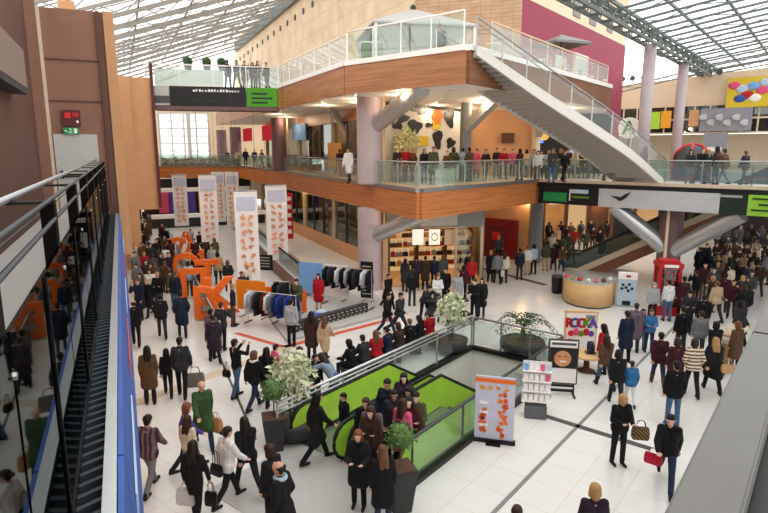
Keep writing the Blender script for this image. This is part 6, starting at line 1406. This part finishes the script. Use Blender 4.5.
# far right billboards
def fb(label, x0, y0, x1, y1, mm, name='billboard', o=.5):
    p, q = on(x0, (y0 + y1) / 2, FB(0, 0, o), AAZ + 90), on(x1, (y0 + y1) / 2, FB(0, 0, o), AAZ + 90); za, zb = on((x0 + x1) / 2, y0, FB(0, 0, o), AAZ + 90).z, on((x0 + x1) / 2, y1, FB(0, 0, o), AAZ + 90).z
    t = facebox(name, label, 'billboard', p, q, zb, za, .12, mm); t['w'] = 1; return t, p, q, zb, za
ff = Vector((-AS[0], -AS[1], 0)) * .1
t, p, q, za, zb = fb('yellow billboard with blue and pink shapes, top right', 727, 77, 775, 107, 'yellow')
for k, (u, v, mm) in enumerate(((.15, .75, 'pink'), (.32, .62, 'pale_blue'), (.55, .7, 'sky_blue'), (.75, .55, 'pink'), (.3, .3, 'blue'), (.6, .3, 'white_paint'), (.45, .42, 'red'), (.8, .8, 'pale_blue'))):
    c = p.lerp(q, u) + ff; c.z = za + (zb - za) * v; MB().ball((0, 0, 0), .42, 12, 8, (1, .1, .7)).build('shape_print', mm, t, True).location = c - Vector(t.location); t.children[-1].rotation_euler = (0, 0, -R(AAZ))
t, p, q, za, zb = fb('long grey billboard with pale shapes below the yellow one', 700, 108, 752, 131, 'billboard_grey')
for k in range(6): MB().ball((0, 0, 0), .5, 12, 8, (1, .08, .5)).build('shape_print', 'grey_light', t, True).location = p.lerp(q, .1 + .16 * k) + ff + Vector((0, 0, (.7 if k % 2 else 1.1) + za - p.z)) - Vector((t.location.x, t.location.y, t.location.z - (p.z - p.z))) - Vector((0, 0, 0)) + Vector((0, 0, p.z - 0)) * 0
fb('small green billboard in the dark window band', 650, 112, 660, 129, 'lime'); fb('small orange billboard in the dark window band', 661, 111, 671, 128, 'amber'); fb('small peach billboard in the dark window band', 689, 110, 699, 126, 'peach')
t, p, q, za, zb = fb('pale blue-grey hanging billboard with white print, over the bridge railing', 703, 133, 727, 158, 'billboard_grey', 'billboard', 4.0)
sub(t, 'print', p.lerp(q, .2) + ff, p.lerp(q, .8) + ff, za + .5, za + .8, .03, 'white_paint')
p = on(629, 128, PA(36.5, -8.6), AAZ + 90); t = thing('round_sign', 'round white sign with a green emblem near the foot of the stair', 'sign', p, -R(AAZ))
MB().cyl((0, -.04, 0), (0, .04, 0), .62, n=28).build('disc', 'white_paint', t); m = MB()
m.beam((-.3, -.06, -.35), (0, -.06, .4), .02, .14).beam((.3, -.06, -.35), (0, -.06, .4), .02, .14).beam((-.2, -.06, -.08), (.2, -.06, -.08), .02, .12); m.build('emblem', 'lime_dark', t); MB().cyl((0, .1, -.2), (0, .1, Z1 - p.z), .06).build('pole', 'steel_dark', t)
p = on(692, 158, PA(36, -7.0), AAZ + 90); t = thing('play_dome', 'grey dome with red edging on the deck behind the bridge', 'dome', (p.x, p.y, Z1)); MB().lathe([(1.0, 0), (1.02, .9), (.9, 1.5), (.5, 1.85), (.1, 1.95)], n=24).build('dome', 'steel_dark', t, True)
for k in range(6):
    a = k * math.pi / 3; MB().tube([(1.04 * math.cos(a), 1.04 * math.sin(a), 0), (1.05 * math.cos(a), 1.05 * math.sin(a), .9), (.93 * math.cos(a), .93 * math.sin(a), 1.52), (.52 * math.cos(a), .52 * math.sin(a), 1.88), (0, 0, 1.98)], .06).build('edging', 'red_bright', t, True)
# left block: door, exit sign, alarm panel
def lw(px, py): return on(px, py, PL(17.28, 0), LAZ + 90)
p0, p1 = lw(53, 134), lw(97, 136)
d = struct('door_1', MB().beam(V(p0, (Z1 + p0.z) / 2), V(p1, (Z1 + p0.z) / 2), .06, p0.z - Z1), 'grey_light')
MB().beam(V(p0.lerp(p1, .12), Z1 + 1.0) - Vector((LS[0], LS[1], 0)) * .08, V(p0.lerp(p1, .88), Z1 + 1.0) - Vector((LS[0], LS[1], 0)) * .08, .05, .07).build('push_bar', 'black', d)
for u in (.12, .88): q = p0.lerp(p1, u); MB().box((q.x - LS[0] * .05, q.y - LS[1] * .05, Z1 + 1.02), (.06, .08, .2), -R(LAZ)).build('bar_bracket', 'black', d)
p = lw(71.5, 118); t = thing('alarm_panel', 'dark red alarm panel above the grey door', 'alarm panel', p - Vector((LS[0], LS[1], 0)) * .05, -R(LAZ)); MB().box((0, 0, 0), (.42, .08, .4)).build('box', 'maroon', t); MB().box((-.08, -.05, .06), (.14, .02, .14)).build('red_window', 'red_bright', t); MB().ball((.13, -.05, -.1), .035, 8, 6).build('lamp', 'white_paint', t); MB().box((.1, -.05, .08), (.14, .02, .1)).build('label', 'red', t)
p = lw(71.5, 131); t = thing('exit_sign', 'small green emergency exit sign above the grey door', 'exit sign', p - Vector((LS[0], LS[1], 0)) * .06, -R(LAZ)); MB().box((0, 0, 0), (.36, .07, .16)).build('box', 'green_sign', t)
m = MB(); m.ball((-.02, -.04, .05), .018, 8, 6).beam((-.02, -.04, .03), (-.03, -.04, -.02), .006, .03).beam((-.03, -.04, -.02), (.02, -.04, -.06), .006, .018).beam((-.03, -.04, -.02), (-.07, -.04, -.05), .006, .018).beam((-.02, -.04, .025), (.03, -.04, .01), .006, .014); m.build('running_figure', 'white_paint', t)
MB().box((.1, -.04, 0), (.07, .006, .12)).build('door_mark', 'white_paint', t); MB().beam((-.15, -.04, 0), (-.09, -.04, 0), .006, .03).build('arrow', 'white_paint', t)
# far end of the left street
for k, (s_, z0, z1) in enumerate(((62, 2.8, 3.2), (55, .9, 1.25))): struct('trim_%d' % (90 + k), MB().beam(PL(s_, 2.2, (z0 + z1) / 2), PL(s_, 12.5, (z0 + z1) / 2), .5, z1 - z0), 'white_paint')
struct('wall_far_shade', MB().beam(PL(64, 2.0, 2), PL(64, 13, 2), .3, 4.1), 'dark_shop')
struct('wall_far_ledge', MB().beam(PL(55.4, 2.2, .45), PL(55.4, 12.5, .45), .3, .9), 'charcoal')
for k, (px, mm) in enumerate(((163, 'pink'), (170, 'purple'), (190, 'purple'), (203, 'amber'))):
    p = on(px, 188, PL(63.4, 0), LAZ + 90); t = thing('display_case', '%s lit display case at the far end of the left arm' % {0: 'pink', 1: 'left purple', 2: 'right purple', 3: 'amber'}[k], 'display case', (p.x, p.y, .05)); MB().box((0, 0, 1.6), (1.0, .3, 2.2)).build('case', mm, t); MB().box((0, 0, .25), (1.1, .4, .5)).build('base', 'charcoal', t)
# pushchairs
def pram(label, pos, az, c):
    t = thing('pushchair', label, 'pushchair', pos, -R(az))
    for sx in (-1, 1):
        for y in (-.35, .35): MB().cyl((sx * .24, y, .12), (sx * .2, y, .12), .12, n=14).build('wheel', 'black_rubber', t)
        MB().tube([(sx * .22, .35, .12), (sx * .22, -.1, .6), (sx * .22, -.5, 1.05)], .015).build('frame_tube', 'steel', t, True); MB().tube([(sx * .22, -.35, .12), (sx * .22, .1, .55)], .015).build('frame_tube', 'steel', t, True)
    MB().tube([(-.22, -.5, 1.05), (.22, -.5, 1.05)], .018).build('handle', 'black_rubber', t); MB().side([(-.25, .45), (.3, .4), (.3, .5), (-.1, .55), (-.3, .95), (-.38, .92)], -.2, .2).build('seat', c, t)
    MB().side([(-.38, .95), (-.05, 1.1), (.15, .98), (.12, .95), (-.06, 1.04), (-.33, .9)], -.22, .22).build('hood', c, t)
pram('dark pushchair outside the bag shop beside a bending person', G(431, 324), 200, 'charcoal'); pram('black pushchair beyond the far pale tree', G(462, 324), 150, 'black'); pram('navy pushchair right of the tall person in maroon', G(691, 322), 60, 'navy')
# downlights in the soffits
def inside(p, poly):
    c = False; n_ = len(poly)
    for i in range(n_):
        a, b = poly[i], poly[(i + 1) % n_]
        if (a[1] > p[1]) != (b[1] > p[1]) and p[0] < (b[0] - a[0]) * (p[1] - a[1]) / (b[1] - a[1]) + a[0]: c = not c
    return c
DL = MB().lathe([(.13, -.012), (.13, .02), (.09, .02)], n=14).mesh('lens'); DL.materials.append(MATS['lamp_white'])
TR = MB().lathe([(.17, -.02), (.17, .0), (.13, .0), (.13, -.02)], n=14).mesh('trim_ring'); TR.materials.append(MATS['silver'])
SPOTS = []
def downlights(poly, z, step, label, group, lim):
    n_ = 0; y = 23.0
    while y < 58:
        x = -16.0
        while x < 16:
            if n_ < lim and inside((x, y), poly) and all(inside((x + dx, y + dy), poly) for dx, dy in ((.7, 0), (-.7, 0), (0, .7), (0, -.7))):
                t = thing('ceiling_light', label, 'ceiling light', (x, y, z), 0, group); a = bpy.data.objects.new('lens', DL); b = bpy.data.objects.new('trim_ring', TR)
                for o in (a, b): COL.objects.link(o); o.parent = t
                n_ += 1; SPOTS.append((x, y, z))
            x += step
        y += step * (1 if y < 40 else 1.6)
downlights(D2, Z2B, 2.1, 'small round recessed downlight in the pale soffit of the upper deck', 'downlights under the upper deck', 70)
# ------------------------------------------------------------------ daylight, lamps and added fill lights
wd = bpy.data.worlds.new('world'); scene.world = wd; wd.use_nodes = True
bg = wd.node_tree.nodes['Background']; bg.inputs[0].default_value = (1.0, .98, .955, 1); bg.inputs[1].default_value = 2.8
def point(loc, e, col='#ffd9a8', r=.25):
    l = bpy.data.lights.new('lamp', 'POINT'); l.energy = e; l.color = lin(col)[:3]; l.shadow_soft_size = r
    o = bpy.data.objects.new('lamp', l); COL.objects.link(o); o.location = loc; return o
def area(loc, e, size, col='#ffd9a8', rot=(0, 0, 0)):
    l = bpy.data.lights.new('lamp', 'AREA'); l.energy = e; l.color = lin(col)[:3]; l.size = size
    o = bpy.data.objects.new('lamp', l); COL.objects.link(o); o.location = loc; o.rotation_euler = rot; return o
for x, y, z in SPOTS[::3]: point((x, y, z - .25), 75, '#ffe0b8', .15)
for x, y in ((1.5, 27), (4.5, 31), (9, 36), (13, 39), (17, 41), (12, 43), (-3, 36), (-7, 45), (-11, 54), (4, 35.5)): point((x, y, Z1B - .3), 60, '#ffd7a4', .2)  # unseen fill lights added under the middle deck to brighten the ground
for x in (1.2, 3.2, 5.2): point((x, 31.2 + .2 * x, 3.0), 40, '#ffd39a', .2)
for x in (11.5, 14, 16.5): point((x, 43.6, 2.9), 50, '#ffcf95', .2)
vs = scene.view_settings; vs.view_transform = 'Standard'; vs.look = 'None'; vs.gamma = 1.0; vs.use_curve_mapping = False
vs.exposure = -0.2
scene.display_settings.display_device = 'sRGB'
scene.cycles.max_bounces = 8; scene.cycles.transparent_max_bounces = 24; scene.cycles.diffuse_bounces = 4
